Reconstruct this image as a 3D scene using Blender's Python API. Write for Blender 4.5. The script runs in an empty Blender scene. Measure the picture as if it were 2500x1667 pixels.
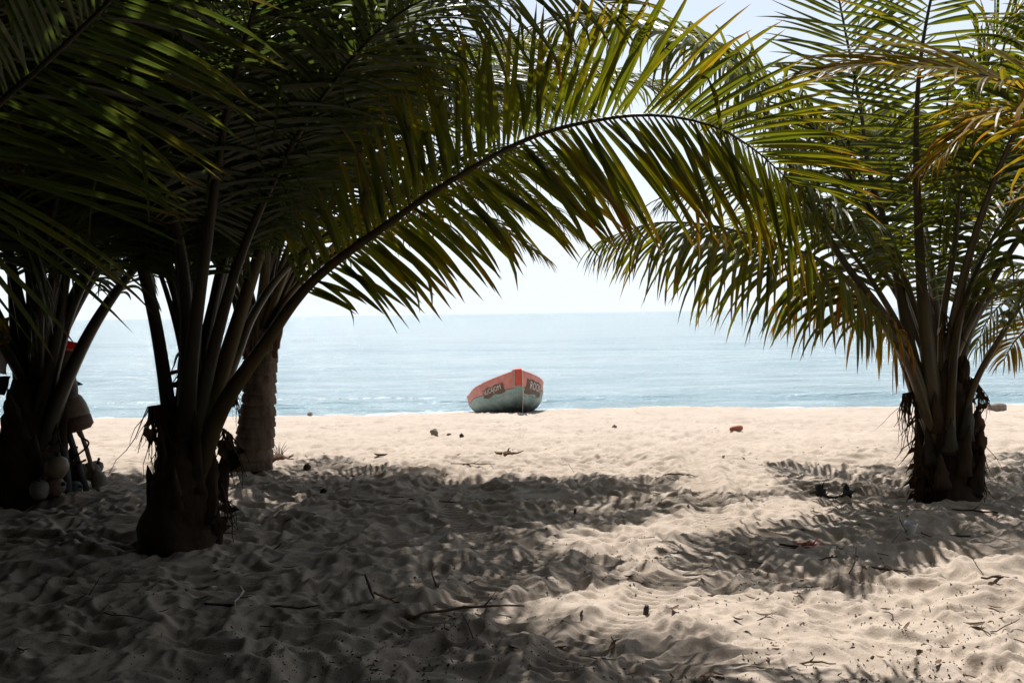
import bpy, math, random
import numpy as np
from mathutils import Vector, Matrix, Euler

random.seed(7)
RNG = np.random.default_rng(7)
scene = bpy.context.scene
COL = scene.collection
R = math.radians

# ------------------------------------------------------------------ camera
CAM_H, FPX, PITCH, ROLL = 1.6, 2430.0, R(1.615), R(0.86)
cam_d = bpy.data.cameras.new('camera')
cam_d.lens, cam_d.sensor_width = 35.0, 36.0
cam_d.clip_start, cam_d.clip_end = 0.05, 40000
cam = bpy.data.objects.new('camera', cam_d)
COL.objects.link(cam)
_f = np.array([0, math.cos(PITCH), -math.sin(PITCH)])
_r0 = np.array([1.0, 0, 0]); _u0 = np.array([0, math.sin(PITCH), math.cos(PITCH)])
_r = _r0 * math.cos(ROLL) - _u0 * math.sin(ROLL)
_u = _u0 * math.cos(ROLL) + _r0 * math.sin(ROLL)
CAM = np.array([0, 0, CAM_H])
m = Matrix.Identity(4)
for i in range(3):
    m[i][0], m[i][1], m[i][2], m[i][3] = _r[i], _u[i], -_f[i], CAM[i]
cam.matrix_world = m
scene.camera = cam

# ------------------------------------------------------------------ sky, sun, exposure
SUN_EL, SUN_AZ = R(62), R(-9)
world = bpy.data.worlds.new("World"); scene.world = world
world.use_nodes = True
nt = world.node_tree
sky = nt.nodes.new('ShaderNodeTexSky'); sky.sky_type = 'NISHITA'
sky.sun_disc = False; sky.sun_elevation = SUN_EL; sky.sun_rotation = SUN_AZ
sky.air_density, sky.dust_density, sky.ozone_density, sky.altitude = 0.7, 0.6, 3.0, 0
SKY_STRENGTH = 0.1
bg = nt.nodes['Background']; bg.inputs['Strength'].default_value = SKY_STRENGTH
# humid sea haze: the path through it, and so its whiteness, grows towards the horizon
tcw = nt.nodes.new('ShaderNodeTexCoord'); sxw = nt.nodes.new('ShaderNodeSeparateXYZ'); nt.links.new(tcw.outputs['Generated'], sxw.inputs[0])
def mth(op, a, b):
    n_ = nt.nodes.new('ShaderNodeMath'); n_.operation = op
    for i_, v_ in enumerate((a, b)):
        if v_ is None: continue
        if isinstance(v_, (int, float)): n_.inputs[i_].default_value = v_
        else: nt.links.new(v_, n_.inputs[i_])
    return n_.outputs[0]
path = mth('DIVIDE', -0.34, mth('MAXIMUM', sxw.outputs['Z'], 0.02))
veil = mth('SUBTRACT', 1.0, mth('POWER', 2.71828, path))
hz = nt.nodes.new('ShaderNodeMix'); hz.data_type = 'RGBA'
nt.links.new(veil, hz.inputs[0]); nt.links.new(sky.outputs[0], hz.inputs[6]); hz.inputs[7].default_value = (6.15, 6.7, 7.1, 1)
nt.links.new(hz.outputs[2], bg.inputs['Color'])
sun_d = bpy.data.lights.new('sun', 'SUN'); sun_d.energy = 5.0; sun_d.angle = R(0.6)
sun_d.color = (1.0, 0.985, 0.965)
sun = bpy.data.objects.new('sun', sun_d); COL.objects.link(sun)
SUN_DIR = Vector((math.sin(SUN_AZ) * math.cos(SUN_EL), math.cos(SUN_AZ) * math.cos(SUN_EL), math.sin(SUN_EL)))
sun.rotation_euler = SUN_DIR.to_track_quat('Z', 'Y').to_euler()
scene.view_settings.view_transform = 'Standard'
scene.view_settings.look = 'None'
scene.view_settings.exposure = 0.63
scene.view_settings.gamma = 1.0
scene.view_settings.use_curve_mapping = False
scene.cycles.use_denoising = True
scene.cycles.max_bounces = 6
scene.cycles.diffuse_bounces = 3
scene.cycles.transparent_max_bounces = 6
scene.cycles.sample_clamp_indirect = 4.0

# ------------------------------------------------------------------ helpers
def P(px, py, d):
    """photo pixel (2500 x 1667) at depth d metres -> world point"""
    return CAM + d * (_f + _r * ((px - 1250) / FPX) + _u * ((833.5 - py) / FPX))

def norm(a):
    return a / np.maximum(np.linalg.norm(a, axis=-1, keepdims=True), 1e-9)

def tag(o, label=None, cat=None, group=None, kind=None):
    if label: o['label'] = label
    if cat: o['category'] = cat
    if group: o['group'] = group
    if kind: o['kind'] = kind
    return o

def link(o, parent=None):
    COL.objects.link(o)
    if parent is not None:
        o.parent = parent
        o.matrix_parent_inverse = Matrix.Translation(-Vector(parent.location)) if parent.rotation_euler.to_quaternion().angle < 1e-6 else parent.matrix_basis.inverted()
    return o

def empty(name, loc, label=None, cat=None, group=None):
    o = bpy.data.objects.new(name, None); o.location = Vector([float(v) for v in loc])
    o.empty_display_size = 0.2
    COL.objects.link(o)
    return tag(o, label, cat, group)

def mesh_np(name, verts, quads, mat, smooth=True, attr=None, tris=None):
    me = bpy.data.meshes.new(name)
    verts = np.asarray(verts, dtype=np.float32).reshape(-1, 3)
    quads = np.asarray(quads, dtype=np.int32).reshape(-1, 4)
    nq = len(quads); ntri = 0 if tris is None else len(tris)
    me.vertices.add(len(verts)); me.vertices.foreach_set('co', verts.ravel())
    loops = quads.ravel()
    starts = np.arange(nq, dtype=np.int32) * 4
    totals = np.full(nq, 4, dtype=np.int32)
    if ntri:
        t = np.asarray(tris, dtype=np.int32)
        loops = np.concatenate([loops, t.ravel()])
        starts = np.concatenate([starts, nq * 4 + np.arange(ntri, dtype=np.int32) * 3])
        totals = np.concatenate([totals, np.full(ntri, 3, dtype=np.int32)])
    me.loops.add(len(loops)); me.loops.foreach_set('vertex_index', loops)
    me.polygons.add(nq + ntri)
    me.polygons.foreach_set('loop_start', starts); me.polygons.foreach_set('loop_total', totals)
    me.polygons.foreach_set('use_smooth', np.full(nq + ntri, bool(smooth)))
    if attr is not None:
        a = me.color_attributes.new('leaf', 'FLOAT_COLOR', 'POINT')
        a.data.foreach_set('color', np.asarray(attr, dtype=np.float32).ravel())
    me.update(calc_edges=True); me.validate()
    if mat: me.materials.append(mat)
    return me

def obj_np(name, verts, quads, mat, parent=None, **kw):
    return link(bpy.data.objects.new(name, mesh_np(name, verts, quads, mat, **kw)), parent)

class MB:
    """collects simple shapes into one mesh"""
    def __init__(s): s.v = []; s.f = []
    def add(s, verts, faces):
        b = len(s.v); s.v += [tuple(float(c) for c in v) for v in verts]
        s.f += [tuple(b + i for i in f) for f in faces]
    def tube(s, pts, radii, n=8, flat=1.0, cap=True, side=None, wob=0.0, seed=0):
        pts = np.asarray(pts, float); radii = np.broadcast_to(np.asarray(radii, float), (len(pts),))
        rr = np.random.default_rng(seed)
        T = norm(np.gradient(pts, axis=0))
        ref = np.array([0, -1.0, 0]) if side is None else np.asarray(side, float)
        V, F = [], []
        for k in range(len(pts)):
            t = T[k]; rf = ref
            if abs(np.dot(rf, t)) > .95: rf = np.array([1.0, .1, 0])
            b = norm(np.cross(t, rf)); nn = np.cross(b, t)
            for j in range(n):
                a = 2 * math.pi * j / n
                q = radii[k] * (1 + wob * rr.uniform(-1, 1))
                V.append(pts[k] + q * (b * math.cos(a) + nn * math.sin(a) * flat))
        for k in range(len(pts) - 1):
            for j in range(n):
                j2 = (j + 1) % n
                F.append((k * n + j, k * n + j2, (k + 1) * n + j2, (k + 1) * n + j))
        if cap:
            F.append(tuple(range(n))[::-1]); F.append(tuple((len(pts) - 1) * n + j for j in range(n)))
        s.add(V, F)
    def lathe(s, prof, n=20, axis_pts=None, origin=(0, 0, 0), M=None, wob=0.0, seed=0):
        rr = np.random.default_rng(seed); V, F = [], []
        for (r, z) in prof:
            for j in range(n):
                a = 2 * math.pi * j / n; q = r * (1 + wob * rr.uniform(-1, 1))
                V.append((q * math.cos(a), q * math.sin(a), z))
        if M is not None: V = [tuple(M @ Vector(v)) for v in V]
        V = [(v[0] + origin[0], v[1] + origin[1], v[2] + origin[2]) for v in V]
        for k in range(len(prof) - 1):
            for j in range(n):
                j2 = (j + 1) % n
                F.append((k * n + j, k * n + j2, (k + 1) * n + j2, (k + 1) * n + j))
        F.append(tuple(range(n))[::-1]); F.append(tuple((len(prof) - 1) * n + j for j in range(n)))
        s.add(V, F)
    def blob(s, c, r, n=10, m=7, amp=0.15, seed=0, M=None):
        rr = np.random.default_rng(seed); ph = rr.uniform(0, 6.28, 6)
        V, F = [], []
        for i in range(m + 1):
            th = math.pi * i / m
            for j in range(n):
                a = 2 * math.pi * j / n
                q = 1 + amp * (math.sin(2 * a + ph[0] + th * 2) + math.sin(3 * a + ph[1] - th * 3) * .6 + math.sin(5 * th + ph[2] + a) * .4)
                v = Vector((r[0] * q * math.sin(th) * math.cos(a), r[1] * q * math.sin(th) * math.sin(a), r[2] * q * math.cos(th)))
                if M is not None: v = M @ v
                V.append((v.x + c[0], v.y + c[1], v.z + c[2]))
        for i in range(m):
            for j in range(n):
                j2 = (j + 1) % n
                F.append((i * n + j, (i + 1) * n + j, (i + 1) * n + j2, i * n + j2))
        s.add(V, F)
    def box(s, c, h, M=None):
        V = [Vector((x * h[0], y * h[1], z * h[2])) for x in (-1, 1) for y in (-1, 1) for z in (-1, 1)]
        if M is not None: V = [M @ v for v in V]
        V = [(v.x + c[0], v.y + c[1], v.z + c[2]) for v in V]
        s.add(V, [(0, 1, 3, 2), (4, 6, 7, 5), (0, 4, 5, 1), (2, 3, 7, 6), (0, 2, 6, 4), (1, 5, 7, 3)])
    def mesh(s, name, mat, smooth=True):
        me = bpy.data.meshes.new(name); me.from_pydata(s.v, [], s.f); me.update()
        me.polygons.foreach_set('use_smooth', [smooth] * len(me.polygons))
        if mat: me.materials.append(mat)
        return me
    def build(s, name, mat, parent=None, smooth=True):
        return link(bpy.data.objects.new(name, s.mesh(name, mat, smooth)), parent)

# ---- numpy noise
_perm = np.random.default_rng(11).permutation(4096)
def _hash(ix, iy, seed):
    return _perm[(_perm[(ix + seed * 131) & 4095] + iy) & 4095]
def perlin(x, y, seed=0):
    x = np.asarray(x, float); y = np.asarray(y, float)
    ix = np.floor(x).astype(np.int64); iy = np.floor(y).astype(np.int64)
    fx = x - ix; fy = y - iy
    u = fx * fx * fx * (fx * (fx * 6 - 15) + 10); w = fy * fy * fy * (fy * (fy * 6 - 15) + 10)
    def g(dx, dy):
        a = _hash(ix + dx, iy + dy, seed) * (2 * math.pi / 4096)
        return np.cos(a) * (fx - dx) + np.sin(a) * (fy - dy)
    n00, n10, n01, n11 = g(0, 0), g(1, 0), g(0, 1), g(1, 1)
    return 1.5 * ((n00 * (1 - u) + n10 * u) * (1 - w) + (n01 * (1 - u) + n11 * u) * w)

def dimples(x, y, cell, seed):
    """hollows trodden into loose sand: sharp crests between round bowls, 0 at crests, -1 at centres"""
    gx, gy = x / cell, y / cell
    ix = np.floor(gx).astype(np.int64); iy = np.floor(gy).astype(np.int64)
    best = np.zeros_like(gx)
    for dx in (-1, 0, 1):
        for dy in (-1, 0, 1):
            h1 = _hash(ix + dx, iy + dy, seed) / 4096; h2 = _hash(ix + dx, iy + dy, seed + 5) / 4096
            h3 = _hash(ix + dx, iy + dy, seed + 9) / 4096; h4 = _hash(ix + dx, iy + dy, seed + 14) / 4096
            cx = ix + dx + .1 + .8 * h1; cy = iy + dy + .1 + .8 * h2
            ang = h3 * math.pi; ex = gx - cx; ey = gy - cy
            a = ex * np.cos(ang) + ey * np.sin(ang); b = -ex * np.sin(ang) + ey * np.cos(ang)
            q2 = (a / (.55 + .35 * h4)) ** 2 + (b / (.42 + .3 * h1)) ** 2
            best = np.minimum(best, (.35 + .65 * h4) * (np.minimum(q2, 1) - 1) * (1 - .35 * np.minimum(q2, 1)))
    return best

# ------------------------------------------------------------------ the ground's shape
def base_z(x, y):
    k = np.interp(y, [-60, 9, 12, 15, 18, 21.4, 24.0, 27.5, 40], [0, 0, -.06, -.19, -.35, -.545, -.80, -1.25, -2.4])
    berm = .07 * np.exp(-((x - 3.2) / 2.3) ** 2) - .05 * np.exp(-((x + 4.2) / 2.5) ** 2) - .03 * np.exp(-((x - 9) / 2.5) ** 2)
    return k + berm * np.exp(-((y - 22) / 2.2) ** 2)

def g_xy(px, py):
    """ground point seen at a photo pixel"""
    d = P(px, py, 1.0) - CAM
    y = 6.0
    for _ in range(40):
        t = (float(base_z(d[0] * y / d[1], y)) - CAM_H) / d[2]
        y = .5 * y + .5 * min(t * d[1], 40)
    return d[0] * y / d[1], y

TRACKS = [([(1690, 1110), (1722, 1200), (1742, 1290), (1700, 1372), (1580, 1470), (1440, 1580), (1290, 1690)], .27),
          ([(1085, 1215), (1130, 1280), (1190, 1335), (1235, 1400)], .26),
          ([(1420, 1290), (1310, 1370), (1150, 1470), (930, 1570)], .27)]
def _track_lines():
    out = []
    for pts, w in TRACKS:
        c = np.array([g_xy(*p) for p in pts])
        t = np.linspace(0, len(c) - 1, 90)
        out.append((np.stack([np.interp(t, range(len(c)), c[:, 0]), np.interp(t, range(len(c)), c[:, 1])], 1), w))
    for o, _ in out:
        for _i in range(4):
            o[1:-1] = (o[:-2] + 2 * o[1:-1] + o[2:]) / 4
    return out
TRACK_LINES = _track_lines()

def sand_z(x, y):
    x = np.atleast_1d(np.asarray(x, float)); y = np.atleast_1d(np.asarray(y, float))
    near = np.interp(y, [-10, 11, 15, 22], [1, 1, .8, .55])
    wx = x + .16 * perlin(x * 1.7, y * 1.7, 3) + .03 * perlin(x * 5, y * 5, 8)
    wy = y + .16 * perlin(x * 1.7, y * 1.7, 4) + .03 * perlin(x * 5, y * 5, 9)
    d = .055 + .042 * perlin(x * .45, y * .45, 1) + .034 * perlin(wx * 1.3, wy * 1.3, 2)
    mask = .55 + .45 * np.clip(perlin(x * .6, y * .6, 17) * 1.6 + .5, 0, 1)
    d = d + mask * (.062 * dimples(wx, wy, .46, 20) + .066 * dimples(wx + 3.3, wy + 1.7, .20, 30))
    d = d + .030 * dimples(wx, wy, .095, 40) + .013 * perlin(wx * 9, wy * 9, 6) + .006 * perlin(wx * 21, wy * 21, 7) + .007 * dimples(wx, wy, .06, 47) + .0035 * perlin(x * 38, y * 38, 12)
    for line, w in TRACK_LINES:
        lo, hi = line.min(0) - .5, line.max(0) + .5
        idx = np.where((x > lo[0]) & (x < hi[0]) & (y > lo[1]) & (y < hi[1]))[0]
        if not len(idx): continue
        px, py = x[idx], y[idx]
        seg = np.cumsum(np.r_[0, np.linalg.norm(np.diff(line, axis=0), axis=1)])
        tan = norm(np.gradient(line, axis=0))
        best = np.full(len(idx), 9.0); al = np.zeros(len(idx)); sd = np.zeros(len(idx))
        for k in range(len(line)):
            ex, ey = px - line[k, 0], py - line[k, 1]
            q = np.hypot(ex, ey); mm = q < best
            best[mm] = q[mm]
            al[mm] = seg[k] + (ex * tan[k, 0] + ey * tan[k, 1])[mm]
            sd[mm] = (-ex * tan[k, 1] + ey * tan[k, 0])[mm]
        end = np.clip(np.minimum(al + .1, seg[-1] + .1 - al) / .4, 0, 1)
        k_in = np.clip((w * .62 - np.abs(sd)) / (w * .2), 0, 1) * end
        rib = (.010 + .012 * np.clip(perlin(px * 2.2, py * 2.2, 91) + .3, 0, 1)) * np.sin(2 * math.pi * (al + .25 * np.abs(sd)) / .085)
        shape = -.002 + rib + .020 * np.exp(-((np.abs(sd) - w * .62) / .05) ** 2)
        d[idx] = d[idx] * (1 - .80 * k_in) + shape * k_in + .022 * np.exp(-((np.abs(sd) - w * .74) / .06) ** 2) * end
    return base_z(x, y) + d * near

def sz(x, y): return float(sand_z(x, y)[0])
def G(px, py):
    x, y = g_xy(px, py)
    return np.array([x, y, sz(x, y)])

# ------------------------------------------------------------------ materials
def newmat(name):
    ma = bpy.data.materials.new(name); ma.use_nodes = True
    return ma, ma.node_tree, ma.node_tree.nodes['Principled BSDF']
def node(t, kind, **kw):
    n = t.nodes.new(kind)
    for k, v in kw.items():
        if k in ('operation', 'blend_type', 'data_type', 'attribute_name', 'noise_dimensions'): setattr(n, k, v)
        else: n.inputs[k].default_value = v
    return n
def ramp(t, src, stops):
    r = t.nodes.new('ShaderNodeValToRGB')
    while len(r.color_ramp.elements) < len(stops): r.color_ramp.elements.new(.5)
    for e, (p, c) in zip(r.color_ramp.elements, stops):
        e.position = p; e.color = (*c, 1)
    t.links.new(src, r.inputs[0]); return r

def simple(name, c1, c2, scale=8, rough=.8, bump=.3, bscale=40, stretch=(1, 1, 1), spec=.3):
    ma, t, b = newmat(name)
    tc = t.nodes.new('ShaderNodeTexCoord'); mp = t.nodes.new('ShaderNodeMapping'); mp.inputs['Scale'].default_value = stretch
    t.links.new(tc.outputs['Object'], mp.inputs[0])
    n = node(t, 'ShaderNodeTexNoise', Scale=scale, Detail=6.0, Roughness=.6); t.links.new(mp.outputs[0], n.inputs['Vector'])
    rp = ramp(t, n.outputs['Fac'], [(.32, c1), (.68, c2)]); t.links.new(rp.outputs[0], b.inputs['Base Color'])
    n2 = node(t, 'ShaderNodeTexNoise', Scale=bscale, Detail=4.0); t.links.new(mp.outputs[0], n2.inputs['Vector'])
    bp = node(t, 'ShaderNodeBump', Strength=bump, Distance=.01); t.links.new(n2.outputs['Fac'], bp.inputs['Height'])
    t.links.new(bp.outputs[0], b.inputs['Normal'])
    b.inputs['Roughness'].default_value = rough; b.inputs['Specular IOR Level'].default_value = spec
    return ma

def leaf_material(name, green1, green2, yellow, brown, trans, spotty=.5, spec=.5):
    ma, t, b = newmat(name)
    at = node(t, 'ShaderNodeAttribute', attribute_name='leaf')
    sp = t.nodes.new('ShaderNodeSeparateColor'); t.links.new(at.outputs['Color'], sp.inputs[0])
    rnd, along, age = sp.outputs
    mix1 = node(t, 'ShaderNodeMix', data_type='RGBA'); mix1.inputs[6].default_value = (*green1, 1); mix1.inputs[7].default_value = (*green2, 1)
    t.links.new(rnd, mix1.inputs[0])
    geo = t.nodes.new('ShaderNodeNewGeometry')
    nz = node(t, 'ShaderNodeTexNoise', Scale=9.0, Detail=3.0); t.links.new(geo.outputs['Position'], nz.inputs['Vector'])
    # yellowing: age + patchy noise + towards the tip
    a1 = node(t, 'ShaderNodeMath', operation='MULTIPLY_ADD'); t.links.new(nz.outputs['Fac'], a1.inputs[0]); a1.inputs[1].default_value = spotty * 1.6; t.links.new(age, a1.inputs[2])
    a2 = node(t, 'ShaderNodeMath', operation='MULTIPLY_ADD'); t.links.new(along, a2.inputs[0]); a2.inputs[1].default_value = .28; t.links.new(a1.outputs[0], a2.inputs[2])
    mr = node(t, 'ShaderNodeMapRange'); mr.inputs['From Min'].default_value = .55 + spotty * .55; mr.inputs['From Max'].default_value = 1.15 + spotty * .55
    t.links.new(a2.outputs[0], mr.inputs['Value'])
    mix2 = node(t, 'ShaderNodeMix', data_type='RGBA'); t.links.new(mr.outputs[0], mix2.inputs[0]); t.links.new(mix1.outputs[2], mix2.inputs[6]); mix2.inputs[7].default_value = (*yellow, 1)
    # dry brown tips and old leaflets
    b1 = node(t, 'ShaderNodeMath', operation='MULTIPLY_ADD'); t.links.new(along, b1.inputs[0]); t.links.new(along, b1.inputs[1]); t.links.new(age, b1.inputs[2])
    b2 = node(t, 'ShaderNodeMath', operation='MULTIPLY_ADD'); t.links.new(rnd, b2.inputs[0]); b2.inputs[1].default_value = .3; t.links.new(b1.outputs[0], b2.inputs[2])
    b3 = node(t, 'ShaderNodeMapRange'); b3.inputs['From Min'].default_value = 1.12; b3.inputs['From Max'].default_value = 1.45; t.links.new(b2.outputs[0], b3.inputs['Value'])
    mix3 = node(t, 'ShaderNodeMix', data_type='RGBA'); t.links.new(b3.outputs[0], mix3.inputs[0]); t.links.new(mix2.outputs[2], mix3.inputs[6]); mix3.inputs[7].default_value = (*brown, 1)
    t.links.new(mix3.outputs[2], b.inputs['Base Color'])
    b.inputs['Roughness'].default_value = .38; b.inputs['Specular IOR Level'].default_value = spec
    tr = t.nodes.new('ShaderNodeBsdfTranslucent')
    tm = node(t, 'ShaderNodeMix', data_type='RGBA', blend_type='MULTIPLY'); tm.inputs[0].default_value = 1
    t.links.new(mix3.outputs[2], tm.inputs[6]); tm.inputs[7].default_value = (*trans, 1)
    t.links.new(tm.outputs[2], tr.inputs['Color'])
    ms = t.nodes.new('ShaderNodeMixShader'); ms.inputs[0].default_value = .5
    t.links.new(b.outputs[0], ms.inputs[1]); t.links.new(tr.outputs[0], ms.inputs[2])
    t.links.new(ms.outputs[0], t.nodes['Material Output'].inputs['Surface'])
    return ma

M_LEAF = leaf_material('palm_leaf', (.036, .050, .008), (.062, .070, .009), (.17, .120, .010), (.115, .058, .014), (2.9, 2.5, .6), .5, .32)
M_LEAF_DARK = leaf_material('palm_leaf_shaded_green', (.030, .044, .012), (.046, .060, .014), (.11, .09, .014), (.08, .05, .02), (1.7, 1.7, .9))  # darker leaf copy, the shade under the crowns put into its colour
M_LEAF_YELLOW = leaf_material('palm_leaf_yellowing', (.10, .092, .012), (.17, .130, .013), (.26, .165, .013), (.17, .085, .024), (2.4, 2.0, .6), .5, .22)
M_LEAF_DRY = leaf_material('palm_leaf_dry', (.10, .075, .035), (.15, .105, .05), (.17, .11, .045), (.12, .07, .035), (1.2, 1.0, .8), spec=.35)
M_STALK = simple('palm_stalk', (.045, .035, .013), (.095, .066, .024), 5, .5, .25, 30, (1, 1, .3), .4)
M_STALK_DARK = simple('palm_stalk_shaded_green', (.013, .012, .006), (.032, .025, .011), 5, .55, .25, 30, (1, 1, .3), .35)  # stalk colour darkened to carry the shade of the crowns
M_BARK = simple('palm_bark', (.018, .013, .009), (.070, .047, .030), 7, .95, .9, 22, (1, 1, .5), .1)
M_RING = simple('ringed_bark', (.045, .033, .025), (.21, .155, .115), 9, .92, .9, 30, (1, 1, .35), .15)
M_FIBRE = simple('palm_fibre', (.025, .017, .011), (.095, .06, .036), 14, 1, .6, 60, (1, 1, .3), .05)
M_TWIG = simple('dry_twig', (.035, .025, .018), (.13, .09, .06), 9, .9, .4, 60, spec=.15)
M_TWIG_PALE = simple('pale_twig', (.25, .21, .17), (.42, .37, .31), 9, .8, .3, 60)
M_DRYLEAF = simple('dry_leaf', (.075, .042, .022), (.20, .115, .055), 9, .8, .3, 50)
M_HUSK = simple('coconut_husk', (.05, .028, .017), (.15, .08, .045), 12, .95, .9, 40)

def sand_material():
    ma, t, b = newmat('sand')
    geo = t.nodes.new('ShaderNodeNewGeometry')
    n1 = node(t, 'ShaderNodeTexNoise', Scale=1.1, Detail=5.0, Roughness=.6); t.links.new(geo.outputs['Position'], n1.inputs['Vector'])
    r1 = ramp(t, n1.outputs['Fac'], [(.3, (.358, .290, .230)), (.7, (.428, .352, .284))])
    n2 = node(t, 'ShaderNodeTexNoise', Scale=260.0, Detail=2.0); t.links.new(geo.outputs['Position'], n2.inputs['Vector'])
    r2 = ramp(t, n2.outputs['Fac'], [(.3, (.80, .79, .78)), (.6, (1.06, 1.06, 1.06))])
    mx = node(t, 'ShaderNodeMix', data_type='RGBA', blend_type='MULTIPLY'); mx.inputs[0].default_value = 1
    t.links.new(r1.outputs[0], mx.inputs[6]); t.links.new(r2.outputs[0], mx.inputs[7])
    n4 = node(t, 'ShaderNodeTexNoise', Scale=46.0, Detail=3.0); t.links.new(geo.outputs['Position'], n4.inputs['Vector'])
    r4 = ramp(t, n4.outputs['Fac'], [(.26, (.45, .40, .36)), (.36, (1, 1, 1))])
    mx2 = node(t, 'ShaderNodeMix', data_type='RGBA', blend_type='MULTIPLY'); mx2.inputs[0].default_value = .8
    t.links.new(mx.outputs[2], mx2.inputs[6]); t.links.new(r4.outputs[0], mx2.inputs[7])
    # wet towards the waterline
    sx = t.nodes.new('ShaderNodeSeparateXYZ'); t.links.new(geo.outputs['Position'], sx.inputs[0])
    wet = node(t, 'ShaderNodeMapRange'); wet.inputs['From Min'].default_value = -.80; wet.inputs['From Max'].default_value = -.95
    t.links.new(sx.outputs['Z'], wet.inputs['Value'])
    mx3 = node(t, 'ShaderNodeMix', data_type='RGBA'); t.links.new(wet.outputs[0], mx3.inputs[0]); t.links.new(mx2.outputs[2], mx3.inputs[6]); mx3.inputs[7].default_value = (.17, .135, .10, 1)
    t.links.new(mx3.outputs[2], b.inputs['Base Color'])
    n3 = node(t, 'ShaderNodeTexNoise', Scale=70.0, Detail=6.0, Roughness=.7); t.links.new(geo.outputs['Position'], n3.inputs['Vector'])
    bp = node(t, 'ShaderNodeBump', Strength=.7, Distance=.008); t.links.new(n3.outputs['Fac'], bp.inputs['Height'])
    t.links.new(bp.outputs[0], b.inputs['Normal'])
    b.inputs['Roughness'].default_value = .95; b.inputs['Specular IOR Level'].default_value = .12
    return ma
M_SAND = sand_material()

def sea_material():
    ma, t, b = newmat('sea_water')
    geo = t.nodes.new('ShaderNodeNewGeometry')
    def nz(scale, st, det):
        mp = t.nodes.new('ShaderNodeMapping'); mp.inputs['Scale'].default_value = st
        t.links.new(geo.outputs['Position'], mp.inputs[0])
        n = node(t, 'ShaderNodeTexNoise', Scale=scale, Detail=det, Roughness=.6); t.links.new(mp.outputs[0], n.inputs['Vector'])
        return n.outputs['Fac']
    a = nz(.9, (.22, 1, 1), 5.0); c = nz(4.5, (.5, 1, 1), 3.0); e = nz(16.0, (.7, 1, 1), 2.0)
    s = node(t, 'ShaderNodeMath', operation='MULTIPLY_ADD'); t.links.new(c, s.inputs[0]); s.inputs[1].default_value = .22; t.links.new(a, s.inputs[2])
    s2 = node(t, 'ShaderNodeMath', operation='MULTIPLY_ADD'); t.links.new(e, s2.inputs[0]); s2.inputs[1].default_value = .06; t.links.new(s.outputs[0], s2.inputs[2])
    bp = node(t, 'ShaderNodeBump', Strength=1.0, Distance=.8); t.links.new(s2.outputs[0], bp.inputs['Height'])
    t.links.new(bp.outputs[0], b.inputs['Normal'])
    big = nz(.03, (.2, 1, 1), 3.0)
    rp = ramp(t, big, [(.3, (.165, .24, .26)), (.7, (.215, .295, .31))]); t.links.new(rp.outputs[0], b.inputs['Base Color'])
    b.inputs['Roughness'].default_value = .08; b.inputs['IOR'].default_value = 1.33; b.inputs['Specular IOR Level'].default_value = .5
    return ma
M_SEA = sea_material()

def foam_material():
    ma, t, b = newmat('foam')
    geo = t.nodes.new('ShaderNodeNewGeometry')
    mp = t.nodes.new('ShaderNodeMapping'); mp.inputs['Scale'].default_value = (.6, 1.6, 1)
    t.links.new(geo.outputs['Position'], mp.inputs[0])
    n = node(t, 'ShaderNodeTexNoise', Scale=3.0, Detail=6.0, Roughness=.7); t.links.new(mp.outputs[0], n.inputs['Vector'])
    r = ramp(t, n.outputs['Fac'], [(.44, (0, 0, 0)), (.66, (.85, .85, .85))])
    b.inputs['Base Color'].default_value = (.8, .82, .82, 1); b.inputs['Roughness'].default_value = .8
    t.links.new(r.outputs[0], b.inputs['Alpha'])
    return ma
M_FOAM = foam_material()

# ------------------------------------------------------------------ sand, sea, surf
def graded(a, b, fine0, fine1, step, grow):
    v = list(np.arange(fine0, fine1, step)); s = step; x = fine1
    while x < b: v.append(x); s *= grow; x += s
    v.append(b); s = step; x = fine0 - step; lo = []
    while x > a: lo.append(x); s *= grow; x -= s
    lo.append(a)
    return np.array(lo[::-1] + v)

xs = graded(-60, 60, -3.4, 3.6, .0135, 1.012); xs = np.r_[-3000, -600, -150, xs, 150, 600, 3000]
ys = np.concatenate([[-3000, -600, -150], graded(-60, 6.0, 2.6, 5.99, .0125, 1.06)[:-1], np.arange(6.0, 11.48, .021), np.arange(11.5, 27.5, .055), [28.5, 30, 34, 40]])
X, Y = np.meshgrid(xs, ys)
Z = sand_z(X.ravel(), Y.ravel())
nx, ny = len(xs), len(ys)
ii = (np.arange(ny - 1)[:, None] * nx + np.arange(nx - 1)[None, :]).ravel()
sand = obj_np('sand', np.stack([X.ravel(), Y.ravel(), Z], 1), np.stack([ii, ii + 1, ii + nx + 1, ii + nx], 1), M_SAND)
tag(sand, 'pale trodden beach sand with footprints and tyre tracks', kind='structure')

SEA_Z = -1.0
rows = np.concatenate([np.arange(23.0, 30, .14), np.geomspace(30, 16000, 430)])
cols = np.linspace(-1, 1, 420)
Yg = np.repeat(rows, len(cols)); Tg = np.tile(cols, len(rows)); Xg = Tg * (Yg * .78 + 14)
step = np.repeat(np.gradient(rows), len(cols))
def wave(wl, amp, ang, seed):
    kx, ky = math.sin(ang), math.cos(ang)
    n1 = perlin((Xg * ky - Yg * kx) / (wl * 3.2), (Xg * kx + Yg * ky) / wl, seed)
    return amp * n1 * np.clip(wl / (3 * step) - .4, 0, 1)
Zs = SEA_Z + wave(5.2, .10, .1, 51) + wave(2.6, .06, -.2, 52) + wave(1.3, .035, .25, 53) + wave(.7, .016, -.1, 54)
Zs += .11 * np.exp(-((Yg - 29.3 - .5 * np.sin(Xg * .22)) / .45) ** 2) * (.35 + .65 * np.clip(perlin(Xg * .2, Yg * .05, 60) + .5, 0, 1))
n = len(cols); ii = (np.arange(len(rows) - 1)[:, None] * n + np.arange(n - 1)[None, :]).ravel()
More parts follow.
